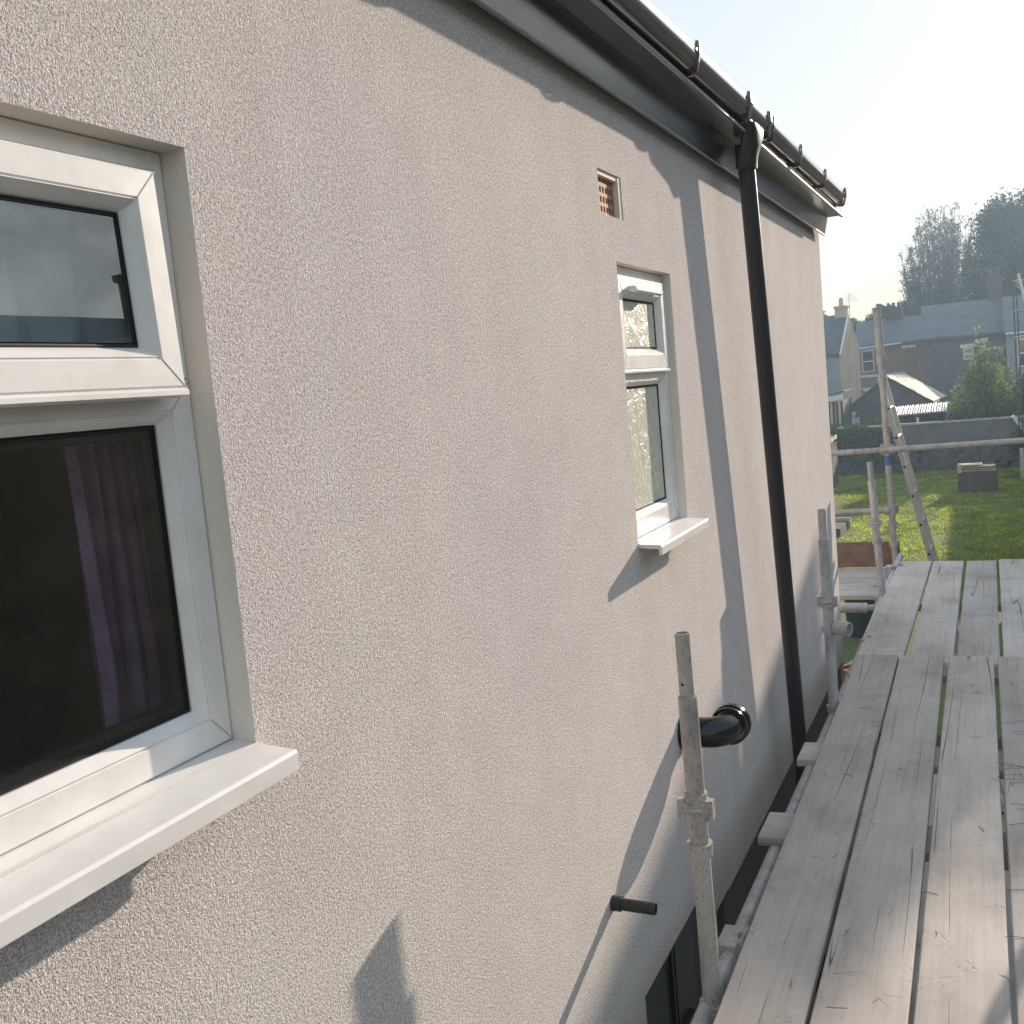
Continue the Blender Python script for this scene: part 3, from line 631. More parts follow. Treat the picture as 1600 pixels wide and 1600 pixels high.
# ledgers
mb = MB(); mb.path([(.255, .2, 2.560), (.249, 3, 2.561), (.236, 6, 2.564), (.205, 9.3, 2.572)], .0242, n=24); sp(mb, 'ledger', M['galv2'])
mb = MB(); mb.tube((1.52, -1, 2.54), (1.52, 9.3, 2.54), .0242, n=20); sp(mb, 'ledger')
for y in (2.35, 4.86, 7.72): mb = MB(); mb.tube((.30 if y < 7 else -.55, y, 2.515 if y < 7 else 2.475), (1.75, y, 2.515 if y < 7 else 2.475), .0242, n=20); sp(mb, 'transom', M['galv2'])
mb = MB(); mb.tube((-.16, 7.72, 2.475), (.10, 7.72, 2.475), .036, n=24, inner=.026); sp(mb, 'coupler_sleeve', M['galv2'])
mb = MB(); clamp(mb, (.234, 6.35, 2.565), (0, 1, 0), .033, .028); sp(mb, 'coupler', M['galv2'])
mb = MB(); clamp(mb, (.249, 2.84, 2.561), (0, 1, 0), .036, .055); mb.box(.212, .27, 2.78, 2.90, 2.57, 2.600); sp(mb, 'coupler', None, bev=.004)
mb = MB(); clamp(mb, (.224, 8.62, 2.585), (0, 1, 0), .036, .04); mb.box(.155, .2, 8.5, 8.62, 2.53, 2.62); sp(mb, 'coupler', M['galv2'])
for y in (5.1, 7.75, 9.4):                                    # outer row beyond the boards
    mb = MB(); mb.tube((1.56, y, .03), (1.56, y, 3.9), .0242, n=20); sp(mb, 'standard')

# boards
def plank_mesh(wd, ln, th, seed):
    r = random.Random(seed); n = 14; vs = []; fs = []
    ph = r.uniform(0, 6)
    for i in range(n+1):
        y = -ln/2+ln*i/n; j1 = r.gauss(0, .0005); j2 = r.gauss(0, .0005); sag = .003*math.sin(ph+i*.5)
        e = .006 if i in (0, n) else 0
        for (x, z) in ((-wd/2, -.006), (-wd/2, -th+.004), (-wd/2+.004, -th), (wd/2-.004, -th), (wd/2, -th+.004), (wd/2, -.006), (wd/2-.004, -.0012), (wd/2-.012, 0), (0, .0006), (-wd/2+.012, 0), (-wd/2+.004, -.0012)):
            vs.append((x+(j1 if x < 0 else j2), y+r.gauss(0, .001)*(1 if e else 0), z+sag-(e*.3 if z > -.01 else 0)))
    k = 11
    for i in range(n):
        for j in range(k): fs.append((i*k+j, i*k+(j+1) % k, (i+1)*k+(j+1) % k, (i+1)*k+j))
    fs += [tuple(range(k-1, -1, -1)), tuple(range(n*k, n*k+k))]
    me = bpy.data.meshes.new('scaffold_board'); me.from_pydata(vs, [], fs); me.materials.append(M['wood']); me.update()
    b = bmesh.new(); b.from_mesh(me); bmesh.ops.recalc_face_normals(b, faces=b.faces); b.to_mesh(me); b.free()
    for p in me.polygons: p.use_smooth = True
    me.set_sharp_from_angle(angle=R(35))
    return me
def board(xl0, xr0, xl1, xr1, y0, y1, z, seed, label, group, th=.038, z1=None):
    """edges at y0 and y1"""
    c0 = (xl0+xr0)/2; c1 = (xl1+xr1)/2; wd = ((xr0-xl0)+(xr1-xl1))/2; ln = math.hypot(c1-c0, y1-y0)
    o = bpy.data.objects.new('scaffold_board', plank_mesh(wd, ln, th, seed)); C.objects.link(o)
    o.location = ((c0+c1)/2, (y0+y1)/2, z); o.rotation_euler = (0, 0, -math.atan2(c1-c0, y1-y0))
    return tag(o, label, 'board', group)
GN = 'scaffold boards laid lengthways on the near lift'; GF = 'scaffold boards laid lengthways beyond the overlap'
ys_, ye = 1.9, 5.80
ed = [(.312, .5235, .261, .4655), (.5355, .7515, .4765, .6945), (.7685, .973, .7105, .9325), (.9865, 1.207, .9475, 1.165), (1.219, 1.437, 1.18, 1.40)]
lab = ['nearest lift board next to the wall, darkest and with the straightest cracks', 'second near board out from the wall with a blue wrapper at its right edge',
       'middle board of the near lift, sunlit on its lower half', 'near board at the right edge of the photo with dark bristles on it', 'outermost near board beyond the one with bristles']
for i, (a, b, c, d_) in enumerate(ed):
    f0 = lambda p, q: p+(q-p)*(ys_-2.4)/(5.8-2.4)
    board(f0(a, c), f0(b, d_), c, d_, ys_, ye+(.0, -.012, .004, .010, 0)[i], 2.650, 20+i, lab[i], GN)
ed = [(.231, .488, .243, .4705), (.513, .732, .486, .711), (.752, .958, .728, .9405), (.976, 1.19, .958, 1.17), (1.205, 1.42, 1.19, 1.40)]
lab = ['far lift board alongside the ledger tube, broadest of its row', 'far lift board second from the ledger tube', 'far lift board with wide light-catching gaps on both sides',
       'far lift board cut by the right edge of the photo', 'outermost far lift board beyond the right edge']
for i, (a, b, c, d_) in enumerate(ed): board(a, b, c, d_, 5.55, 8.80+(.03, 0, .01, .03, 0)[i], 2.611, 40+i, lab[i], GF)
lab = ['nearest cross board of the corner platform behind the house', 'second cross board of the corner platform, in shade', 'sunlit cross board in the middle of the corner platform', 'fourth cross board of the corner platform', 'rear cross board against the brown toe board']
for i, y in enumerate((8.37, 8.625, 8.88, 9.14, 9.33)):
    me = plank_mesh(.228 if i < 4 else .14, 3.4, .038, 60+i); o = bpy.data.objects.new('scaffold_board', me); C.objects.link(o)
    o.location = (-1.545+.02*(i % 2), y, 2.452); o.rotation_euler = (0, 0, R(90)); tag(o, lab[i], 'board', 'cross boards of the corner platform')
for (y, wd, s_) in ((3.605, .225, 80), (4.385, .215, 81)):
    me = plank_mesh(wd, 1.45, .036, s_); o = bpy.data.objects.new('packing_board', me); C.objects.link(o); o.location = (.188+.725, y, 2.6105); o.rotation_euler = (0, 0, R(90))
    bevel(o, .004)
    tag(o, 'nearer cross timber poking out from under the boards towards the wall' if s_ == 80 else 'farther cross timber poking out beside the foot of the downpipe', 'timber', 'timbers under the near boards')
mb = MB(); mb.box(-2.6, .190, 9.425, 9.462, 2.454, 2.672); o = mb.build('toe_board', M['ply']); bevel(o, .003); tag(o, 'brown board on edge along the back of the corner platform', 'board')
# ladder seen edge-on
lad = empty('aluminium_ladder', (.75, 9.9, 0)); tag(lad, 'aluminium ladder leaning beside the tall corner pole', 'ladder')
p0 = Vector((.955, 0, 0)); p1 = Vector((.085, 0, 4.05))
for yy in (9.60, 10.03):
    mb = MB(); dd = (p1-p0).normalized(); nx = Vector((dd.z, 0, -dd.x))
    c = (p0+p1)/2+Vector((0, yy, 0)); mb.obox(c, dd*((p1-p0).length/2), nx*.020, (0, .012, 0))
    o = mb.build('stile', M['alu'], None); o.data.transform(Matrix.Translation((-.75, -9.9, 0))); o.parent = lad; bevel(o, .004)
for k in range(1, 16):
    q = p0+(p1-p0)*(k/16); mb = MB(); mb.tube(q+Vector((0, 9.585, 0)), q+Vector((0, 10.045, 0)), .0145, n=12); mb.tube(q+Vector((0, 9.583, 0)), q+Vector((0, 9.5862, 0)), .0105, n=12, mi=1)  # dark end discs stand in for shaded rung holes
    o = mb.build('rung', [M['alu'], M['dark']], None); o.data.transform(Matrix.Translation((-.75, -9.9, 0))); o.parent = lad

# small things on and under the boards
rng = random.Random(11); mb = MB()
for k in range(34):
    x = rng.uniform(.985, 1.16); y = rng.choice([rng.gauss(4.25, .28), rng.uniform(2.5, 5.4)]); a = rng.gauss(.05, .22); l = rng.uniform(.03, .11); z = 2.6525
    pts = [(x-l/2*math.cos(a), y-l/2*math.sin(a)*1.2, z), (x, y+rng.gauss(0, .002), z+rng.uniform(.001, .006)), (x+l/2*math.cos(a), y+l/2*math.sin(a)*1.2, z)]
    mb.path(pts, .0007, n=4)
for k in range(16):
    x = rng.uniform(.36, .96); y = rng.uniform(2.5, 5.4); a = rng.uniform(0, 3.1); l = rng.uniform(.01, .05); z = 2.653
    mb.path([(x, y, z), (x+l*math.cos(a)*.5, y+l*math.sin(a)*.5, z+.002), (x+l*math.cos(a+.2), y+l*math.sin(a+.2), z)], .0008, n=4)
tag(mb.build('loose_bristles', M['straw'], None, False), 'thin dark bristles and straw scattered over the boards', 'debris', kind='stuff')
mb = MB(); mb.obox((.743, 4.36, 2.632), (.004, 0, 0), (0, .060, 0), (0, 0, .014)); tag(mb.build('plastic_wrapper', M['paper']), 'blue plastic wrapper caught in the gap between boards', 'wrapper')

# ------------------------------------------------------------------ garden
def leaves(mb_name, mat_, pts, size, rng, parent=None, squash=1.0, up=0.0):
    vs = []; fs = []
    for p in pts:
        p = Vector(p); s_ = size*rng.uniform(.6, 1.35)
        n_ = Vector((rng.gauss(0, 1), rng.gauss(0, 1), rng.gauss(0, 1)+up)).normalized(); a = n_.orthogonal().normalized()
        a = (Matrix.Rotation(rng.uniform(0, 6.28), 3, n_) @ a); b = n_.cross(a)
        k = len(vs); vs += [p-a*s_, p+b*s_*.45, p+a*s_, p-b*s_*.45]; fs.append((k, k+1, k+2, k+3))
    me = bpy.data.meshes.new(mb_name); me.from_pydata(vs, [], fs); me.materials.append(mat_)
    o = bpy.data.objects.new(mb_name, me); C.objects.link(o)
    if parent: o.parent = parent
    return o
def clumps(rng, centres, per, r, flat=.8):
    out = []
    for c in centres:
        rr = r*rng.uniform(.6, 1.3)
        for k in range(int(per*rng.uniform(.6, 1.4))): out.append(Vector((c[0]+rng.gauss(0, rr), c[1]+rng.gauss(0, rr), c[2]+rng.gauss(0, rr*flat))))
    return out
def limb(mb, p, d, l, r, depth, rng, tips, spread=.45, up=.25, kids=3, shrink=.68):
    p = Vector(p); d = Vector(d).normalized(); q = p; pts = [p]; dd = d
    for k in range(3):
        dd = (dd+Vector((rng.gauss(0, .08), rng.gauss(0, .08), rng.gauss(0, .05)+up*.1))).normalized(); q = q+dd*l/3; pts.append(q)
    mb.path(pts, [r, r*.88, r*.76, r*.62], n=6 if depth > 1 else 4, cap=False)
    tips += [(pts[2], l, depth), (pts[3], l, depth)]
    if depth <= 0: return
    for k in range(kids):
        nd = (dd+Vector((rng.gauss(0, spread), rng.gauss(0, spread), rng.gauss(0, spread*.6)+up))).normalized()
        limb(mb, pts[rng.choice((2, 3, 3))], nd, l*shrink*rng.uniform(.8, 1.2), r*.58, depth-1, rng, tips, spread, up, kids, shrink)
def tree(name, label, base, h, rng, leafm, size, per, depth=4, spread=.45, up=.25, kids=3, r=.3, blob=.5, trunks=1, l0=.33, shrink=.7, group=None, extra=None):
    t = empty(name, base); tag(t, label, 'tree' if 'tree' in name else 'shrub', group)
    mb = MB(); tips = []
    for k in range(trunks):
        a = 6.28*k/trunks; d = Vector((math.cos(a)*.35*(trunks > 1), math.sin(a)*.35*(trunks > 1), 1))
        limb(mb, (0, 0, 0), d, h*l0, r, depth, rng, tips, spread, up, kids, shrink)
    mb.build('trunk', M['bark'], t, False)
    pts = []
    for p, l, dep in tips:
        if dep > 1: continue
        for k in range(per): pts.append(p+Vector((rng.gauss(0, blob), rng.gauss(0, blob), rng.gauss(0, blob))))
    if extra: pts += extra(rng)
    leaves('crown', leafm, pts, size, rng, t); return t

rng = random.Random(5)
# rear wall
t = empty('rear_garden_wall', (-1, 43, 0)); tag(t, 'weathered rendered wall across the bottom of the garden', 'wall')
mb = MB(); mb.box(-6.2, 5.2, -.12, .12, 0, 1.72); mb.build('wall_face', M['rwall'], t)
mb = MB(); x = -6.2
while x < 5.2: l = .58; mb.box(x, x+l-.012, -.16, .16, 1.72, 1.775+rng.uniform(0, .012)); x += l
mb.build('coping', M['coping'], t)
# lower rough stone/planting bank in front of the wall
def rubble(x0, x1, y0, y1, h, n, rng, name, m):
    mb = MB()
    for k in range(n):
        x = rng.uniform(x0, x1); z = rng.uniform(0, h); y = y0+(y1-y0)*(z/h)+rng.uniform(-.05, .05); a, b, c = (rng.uniform(.08, .2) for _ in range(3))
        mb.obox((x, y, z), Vector((a, rng.gauss(0, .03), rng.gauss(0, .03))), Vector((0, b, .02)), Vector((rng.gauss(0, .02), 0, c*.7)))
    return mb.build(name, m)
o = rubble(-5.0, 3.0, 42.2, 42.7, .85, 300, rng, 'stone_bank', simple('dark_stone', (.085, .075, .07), .95, var=.4, vs=4)); tag(o, 'rough dark stones heaped along the foot of the rear wall', 'stone bank', kind='stuff')
pts = [(rng.uniform(-6.2, -2.6), 42.75-abs(rng.gauss(0, .35)), 0) for _ in range(5200)]
pts = [(x, y, min(rng.uniform(.05, 1)*(1.95 if x < -4 else 1.95-(x+4)*.35), 3)) for x, y, _ in pts]
t = empty('ivy', (0, 0, 0)); tag(t, 'dark ivy mound spilling over the left end of the rear wall', 'ivy'); leaves('foliage', M['leaf_ivy'], pts, .075, rng, t)
mb = MB()
for k in range(7): mb.path([(-6+k*.5, 42.9, 0), (-5.9+k*.5, 42.7, .8), (-6+k*.52, 42.7, 1.7)], .02, n=5)
mb.build('stems', M['bark'], t)
# brick planter with slatted top
t = empty('brick_barbecue', (.34, 35.2, 0)); tag(t, 'low dark brick block with pale slats along its top', 'brick block')
mb = MB(); mb.box(-.56, .56, -.3, .3, 0, .62); mb.build('brick_block', M['brick_dark'], t)
for k in range(4): mb = MB(); mb.box(-.54+.0, .50-.12*k*(k % 2), -.31, .29, .645+k*.062, .668+k*.062); mb.build('slat', M['paletimber'], t)
mb = MB(); mb.box(-.56, -.44, -.33, -.27, .62, .885); mb.build('slat_post', M['paletimber'], t)
# left boundary fence
t = empty('boundary_fence', (-3.9, 30, 0)); tag(t, 'broken dark timber fence, sunlight painted into its pale posts, running to the rear wall', 'fence')
for k in range(8):
    y = k*1.2-.6; x = -.05*k*1.1
    mb = MB(); mb.box(x-.03, x+.03, y-.03, y+.03, 0, 1.85); mb.build('post', M['coping'], t)  # sunlight on the posts put into their pale colour
    for j, (z0, z1) in enumerate(((1.66, 1.80), (1.12, 1.22), (.55, .65))):
        if (k+j) % 3 == 2: continue
        mb = MB(); mb.box(x+.032, x+.055, y+.25, y+.95, z0, z1); mb.build('rail', M['paletimber'] if j == 0 else M['darktimber'], t)  # top rails paler than the lower ones: sunlit caps painted in
    for j in range(7):
        mb = MB(); yy = y+.1+j*.15; mb.box(x-.015, x+.012, yy, yy+.12, .05, 1.55-.15*((k+j) % 3 == 0)); mb.build('fence_board', M['darktimber'], t)
# soil patch / small raised bed near left
t = empty('raised_bed', (-3.2, 27.6, 0)); tag(t, 'small raised bed with a pale edging plank by the house corner', 'planter')
mb = MB(); mb.box(-1.5, .55, -.9, .5, 0, .22); mb.build('soil_fill', M['soil'], t); mb = MB(); mb.box(-1.6, .62, .52, .60, 0, .30); mb.build('edging_plank', M['paletimber'], t)
# barrel and tubs under the scaffold
def tub(name, label, cat, x, y, r, h, m, n=28, rim=None):
    t = empty(name, (x, y, 0)); tag(t, label, cat)
    mb = MB(); mb.tube((0, 0, 0), (0, 0, h), r*.86, r, n=n, inner=r*.9); mb.build('tub_body', m, t)
    mb = MB(); mb.tube((0, 0, h-.02), (0, 0, h+.012), r*1.05, n=n, inner=r*.93); mb.build('rim', rim or m, t)
    mb = MB(); mb.tube((0, 0, h*.80), (0, 0, h*.81), r*.9, n=n); mb.build('fill', M['barrel'], t); return t
tub('water_barrel', 'dark round water barrel on the grass behind the house corner', 'barrel', -1.08, 16.9, .24, .75, M['barrel'])
tub('yellow_tub', 'small yellow tub on the ground beyond the scaffold', 'tub', -.66, 13.4, .12, .30, M['yellow'])
t = tub('orange_tray', 'rusty orange tray on the ground just behind the yellow tub', 'tray', -.88, 14.6, .2, .1, M['orange'])
t = empty('white_bag', (-.72, 17.4, .95)); tag(t, 'crumpled white plastic bag beside the dark water barrel', 'bag')
mb = MB(); mb.obox((0, 0, 0), (.14, .02, .02), (.0, .12, .01), (.01, 0, .06)); mb.obox((.06, .05, -.5), (.10, .0, .0), (0, .1, 0), (0, 0, .45)); o = mb.build('bag_sheet', M['white'], t); bevel(o, .03, 3)
# tiles on the right end of the rear wall
t = empty('tile_row', (1.46, 42.75, 0)); tag(t, 'row of bright roof tiles stacked against the right end of the wall', 'tiles')
for k in range(6):
    mb = MB(); mb.tube((.065*k, -.02, 1.80-.105*k), (.065*k+.05, .1, 1.73-.105*k), .07, .055, n=10); mb.build('tile', M['white'], t)
# right-hand plants
tree('garden_shrub', 'dark overgrown shrub at the right edge of the lawn', (2.3, 39.0, 0), 1.7, random.Random(8), M['leaf_ivy'], .06, 26, depth=3, spread=.6, up=.1, r=.04, blob=.16, trunks=3, l0=.34)
t = empty('grey_post', (1.62, 38.2, 0)); tag(t, 'short grey post standing at the right edge of the lawn', 'post'); mb = MB(); mb.box(-.06, .06, -.06, .06, 0, 1.0); mb.build('shaft', M['coping'], t)
# fruit-tree-like bush behind the wall
t = empty('fruit_tree', (.55, 45.4, 0)); tag(t, 'sunlit bushy green tree just behind the rear wall', 'tree')
r_ = random.Random(21); mb = MB(); pts = []
for k in range(46):
    u = r_.uniform(-1, 1); v_ = r_.uniform(-1, 1); hh = 1.9+2.7*(1-abs(u)**1.7)*r_.uniform(.45, 1)+(.55 if abs(u+.12) < .1 else 0)+(.25 if abs(u-.35) < .1 else 0)
    P = [Vector((0, 0, .2)), Vector((u*.35, v_*.3, hh*.3)), Vector((u*.9, v_*.8, hh*.65)), Vector((u*1.25, v_*1.0, hh))]
    mb.path(P, [.04, .03, .018, .008], n=5, cap=False)
    for i in range(1, 4):
        for j in range(5):
            s_ = P[i-1]+(P[i]-P[i-1])*r_.random(); e = s_+Vector((r_.gauss(0, .22), r_.gauss(0, .22), r_.uniform(.05, .4))); mb.path([s_, e], [.008, .004], n=3, cap=False)
            for q in range(13): pts.append(s_+(e-s_)*r_.uniform(.2, 1.1)+Vector((r_.gauss(0, .07), r_.gauss(0, .07), r_.gauss(0, .07))))
cs = []
while len(cs) < 120:
    u = r_.uniform(-1, 1); z_ = r_.uniform(.9, 4.2)
    if z_ < 1.9+2.2*(1-abs(u)**1.8): cs.append((u*1.2, r_.uniform(-.8, .8), z_))
pts += clumps(r_, cs, 62, .13)
mb.build('trunk', M['bark'], t, False); leaves('crown', M['leaf_bush'], pts, .060, r_, t)
tree('fruit_tree', 'dark green tree at the right edge behind the tile row', (2.6, 46.5, 0), 3.4, random.Random(22), M['leaf_ivy'], .07, 20, depth=4, spread=.6, up=.25, r=.1, blob=.3, trunks=3, l0=.35)
rng = random.Random(9)
pts = [(rng.uniform(-3.6, 1.0), rng.uniform(43.6, 45), rng.uniform(1.2, 1.98)) for _ in range(1500)]
t = empty('low_hedge', (0, 0, 0)); tag(t, 'low dark hedge showing between the wall top and the corrugated roof', 'hedge'); leaves('foliage', M['leaf_ivy'], pts, .07, rng, t)

# outbuildings
t = empty('garden_garage', (-3.07, 46.5, 0)); tag(t, 'dark gabled garage with a sunlit tiled right roof slope', 'garage')
def pz(z): return z
mb = MB(); mb.prism([(-1.60, 0), (1.52, 0), (1.52, 2.37), (-.09, 3.49), (-1.60, 2.41)], lambda x, z: (x, 0, z), lambda x, z: (x+.35, 5.4, z)); mb.build('gable_wall', M['bwall'], t)
mb = MB(); mb.prism([(-.09, 3.50), (-.09, 3.60), (-1.80, 2.37), (-1.78, 2.28)], lambda x, z: (x, -.15, z), lambda x, z: (x+.35, 5.5, z)); mb.build('roof', M['shed'], t)
mb = MB(); mb.prism([(-.09, 3.50), (-.09, 3.55), (1.67, 2.37), (1.67, 2.32)], lambda x, z: (x, -.15, z), lambda x, z: (x+.35, 5.5, z)); rf = mb.build('roof', M['shed'], t)
dx, dz = 1.76, -1.18; L_ = math.hypot(dx, dz); sd_ = Vector((dx/L_, 0, dz/L_)); nn = Vector((-sd_.z, 0, sd_.x))
rng = random.Random(2)
tm = MB(); tm.obox((0, 0, 0), sd_*.15, (.006, .19, 0), nn*.012+Vector((0, 0, 0)), 0); tile0 = tm.build('roof_tile', M['tile'], rf)  # pale tiles on the right slope, dark sheet on the left
first = True
for i in range(8):
    for j in range(13):
        c = Vector((-.09, 0, 3.575))+sd_*(.13+i*.262)+nn*(.02+.006*(i % 2))+Vector((.35*(.05+j*.41)/6.25, .05+j*.41, 0))
        o = tile0 if first else tile0.copy()
        if not first: C.objects.link(o); o.parent = rf
        first = False; o.location = c; o.rotation_euler = (rng.gauss(0, .015), -.03+rng.gauss(0, .012), rng.gauss(0, .01))
t = empty('corrugated_lean_to', (-1.91, 44.4, 0)); tag(t, 'lean-to with a bright corrugated sheet roof in front of the garage', 'lean-to')
vs = []; fs = []; n = 120
for i in range(n+1):
    x = -1.05+2.13*i/n; z = .035*math.sin(i/n*2*math.pi*22)
    vs += [(x, 0, 2.07+z+.02*x), (x, 1.6, 2.33+z+.02*x), (x, 0, 2.065+z+.02*x-.012), (x, 1.6, 2.32+z+.02*x-.012)]
for i in range(n):
    a = i*4; fs += [(a, a+4, a+5, a+1), (a+2, a+3, a+7, a+6), (a, a+2, a+6, a+4)]
me = bpy.data.meshes.new('corrugated_sheet'); me.from_pydata(vs, [], fs); me.materials.append(M['corr']); o = bpy.data.objects.new('corrugated_sheet', me); C.objects.link(o); o.parent = t
mb = MB(); mb.box(-1.0, 1.0, 1.5, 1.58, 0, 2.2); mb.build('back_wall', M['bwall'], t)
for x in (-1.05, .0, 1.05): mb = MB(); mb.box(x-.04, x+.04, .05, .13, 0, 1.9); mb.build('post', M['white'] if x == 0 else M['timber'], t)
t = empty('timber_lean_to', (-5.4, 46, 0)); tag(t, 'brown timber lean-to with white fascia at the house corner', 'lean-to')
mb = MB(); mb.prism([(-2, 0), (.50, 0), (.50, 2.75), (-2, 2.45)], lambda x, z: (x, .0, z), lambda x, z: (x, 3, z)); mb.build('side_wall', M['shed'], t)
for k in range(9): mb = MB(); x = -1.0+k*.165; mb.box(x, x+.09, -.06, -.002, .1, 2.62+.08*k*.165); mb.build('cladding_board', M['timber'] if k % 2 else M['paletimber'], t)
mb = MB(); mb.obox((-.45, -.1, 2.80), (.98, 0, .12), (0, .03, 0), (0, 0, .10)); mb.build('fascia_board', M['white'], t)
mb = MB(); mb.obox((-.45, 1.2, 3.01), (1.05, 0, .13), (0, 1.4, 0), (0, 0, .03)); mb.build('roof', M['slate2'], t)
t = empty('white_vent', (-4.93, 49, 0)); tag(t, 'small white upstand on the flat roof left of the tall pole', 'vent'); mb = MB(); mb.obox((.05, 0, 1.98), (.10, 0, .0), (0, .05, 0), (.08, 0, .13)); mb.box(-.3, .3, -.3, .3, 0, 1.84); mb.build('cowl', M['white'], t)

# far terraces ---------------------------------------------------------
def far_window(t, x0, x1, z0, z1, y, lintel=True, bay=True):
    mb = MB(); e = .06; mb.box(x0, x1, y-.05, y+.02, z0, z0+e); mb.box(x0, x1, y-.05, y+.02, z1-e, z1); mb.box(x0, x0+e, y-.05, y+.02, z0+e, z1-e); mb.box(x1-e, x1, y-.05, y+.02, z0+e, z1-e)
    zm = (z0+z1)/2; mb.box(x0+e, x1-e, y-.045, y+.02, zm-.04, zm+.03); wf = mb.build('window_frame', M['white'], t)
    mb = MB(); mb.box(x0+e, x1-e, y-.012, y-.004, z0+e, z1-e); mb.build('window_pane', M['glass_dark'], wf)
    if lintel: mb = MB(); mb.box(x0-.14, x1+.14, y-.07, y, z1+.01, z1+.20); mb.build('lintel', M['white'], t)
def roof2(t, x0, x1, y0, y1, ze, zr, m, over=.2, skew=0):
    ym = (y0+y1)/2; s_ = (zr-ze)/(ym-y0)
    mb = MB(); mb.prism([(y0-over, ze-over*s_), (ym, zr), (y1+over, ze-over*s_), (y1+over, ze-over*s_+.14), (ym, zr+.14), (y0-over, ze-over*s_+.14)], lambda y, z: (x0, y, z), lambda y, z: (x1, y, z)); return mb.build('roof', m, t)
def walls2(t, x0, x1, y0, y1, ze, zr, m):
    ym = (y0+y1)/2; mb = MB(); mb.prism([(y0, 0), (y1, 0), (y1, ze), (ym, zr), (y0, ze)], lambda y, z: (x0, y, z), lambda y, z: (x1, y, z)); return mb.build('house_walls', m, t)
def chimney(t, x, y, z0, z1, w_, m, pots=2):
    mb = MB(); mb.box(x-w_/2, x+w_/2, y-.35, y+.35, z0, z1); mb.box(x-w_/2-.05, x+w_/2+.05, y-.4, y+.4, z1-.1, z1+.02); c = mb.build('chimney', m, t)
    for k in range(pots): mb = MB(); xx = x+(k-(pots-1)/2)*.34; mb.tube((xx, y, z1), (xx, y, z1+.45), .13, .10, n=10); mb.build('chimney_pot', m, c)
# terrace A (red brick, slightly turned)
t = empty('red_brick_house', (-7.58, 75, 0), R(2.2)); tag(t, 'red brick terrace house with white sash windows and slate roof', 'house', 'terrace houses beyond the garden')
walls2(t, .0, 7.5, 0, 8, 5.30, 7.1, M['brick_red']); roof2(t, -.1, 7.5, 0, 8, 5.34, 7.0, M['slate'])
far_window(t, .35, 1.13, 3.62, 5.02, 0); far_window(t, .45, 1.2, .9, 2.35, 0); 
mb = MB(); mb.box(-.05, 3.1, -.06, 0, 3.25, 3.40); mb.build('string_course', M['white'], t)
mb = MB(); mb.box(3.0, 3.65, -.05, .03, 3.4, 4.9); mb.build('blocked_window', M['timber'], t); mb = MB(); mb.box(2.9, 3.75, -.07, -.0, 4.95, 5.14); mb.build('lintel', M['white'], t)
mb = MB(); mb.box(2.9, 3.75, -.07, -.0, 2.4, 2.6); mb.build('lintel', M['white'], t)
mb = MB(); mb.tube((-.1, -.26, 5.20), (2.9, -.26, 5.30), .06, n=10); mb.tube((-.02, -.1, 0), (-.02, -.1, 5.2), .04, n=8); mb.build('gutter', M['white'], t)
chimney(t, 2.35, 4, 6.4, 7.75, 1.1, M['brick_dark'], 3)
# terrace B nearer, dark
t = empty('grey_rendered_house', (-2.62, 62, 0), R(1.2)); tag(t, 'dark rendered terrace house with broad slate roof in front of the tall trees', 'house', 'terrace houses beyond the garden')
walls2(t, 0, 4.05, 0, 8, 5.16, 7.05, M['bwall']); roof2(t, -.12, 4.15, 0, 8, 5.18, 7.02, M['slate'])
far_window(t, 2.0, 2.5, 3.9, 4.52, 0); far_window(t, 2.75, 3.1, 4.3, 4.75, 0)
chimney(t, 3.75, 4, 6.6, 8.35, .75, M['brick_dark'], 2)
t = empty('pale_rendered_house', (1.47, 60.5, 0)); tag(t, 'pale blue-white rendered house wall at the right of the dark terrace', 'house', 'terrace houses beyond the garden')
walls2(t, 0, 6, 0, 8, 5.05, 6.9, M['stucco']); roof2(t, -.1, 6.1, 0, 8, 5.08, 6.95, M['slate']); far_window(t, .5, 1.2, 3.3, 4.7, 0); mb = MB(); mb.box(-.02, 6, -.28, -.2, 5.0, 5.1); mb.build('gutter', M['white'], t)
# left gable house
t = empty('buff_brick_house', (-6.22, 56, 0)); tag(t, 'house with sunlit buff brick gable end and white verge', 'house', 'terrace houses beyond the garden')
mb = MB(); mb.prism([(0, 0), (8.3, 0), (8.3, 5.0), (4.1, 6.75), (0, 4.72)], lambda y, z: (-7, y, z), lambda y, z: (0, y, z)); mb.build('house_walls', M['stucco'], t)
mb = MB(); mb.prism([(0, 0), (8.3, 0), (8.3, 5.0), (4.1, 6.75), (0, 4.72)], lambda y, z: (0.002, y, z), lambda y, z: (.06, y, z)); mb.build('gable_wall', M['brick_buff'], t)
roof2(t, -7, .02, 0, 8.2, 4.74, 6.78, M['slate2'], .1)
for y0, z0, y1, z1 in ((-.1, 4.72, 4.05, 6.84), (4.15, 6.84, 8.3, 5.02)): mb = MB(); c = Vector((.05, (y0+y1)/2, (z0+z1)/2)); dv = Vector((0, (y1-y0)/2, (z1-z0)/2)); mb.obox(c, (.03, 0, 0), dv, Vector((0, -dv.z, dv.y)).normalized()*.07); mb.build('verge_board', M['white'], t)
chimney(t, -.28, 4.1, 6.4, 7.35, .62, M['brick_buff'], 1)
mb = MB(); mb.tube((.12, 4.3, 6.8), (.12, 4.3, 8.0), .015, n=6)
for k in range(5): mb.tube((.12-.22+.0*k, 4.3, 7.55+.1*k), (.12+.5-.06*k, 4.3, 7.6+.1*k), .008, n=5)
mb.build('tv_aerial', M['alu'], t)
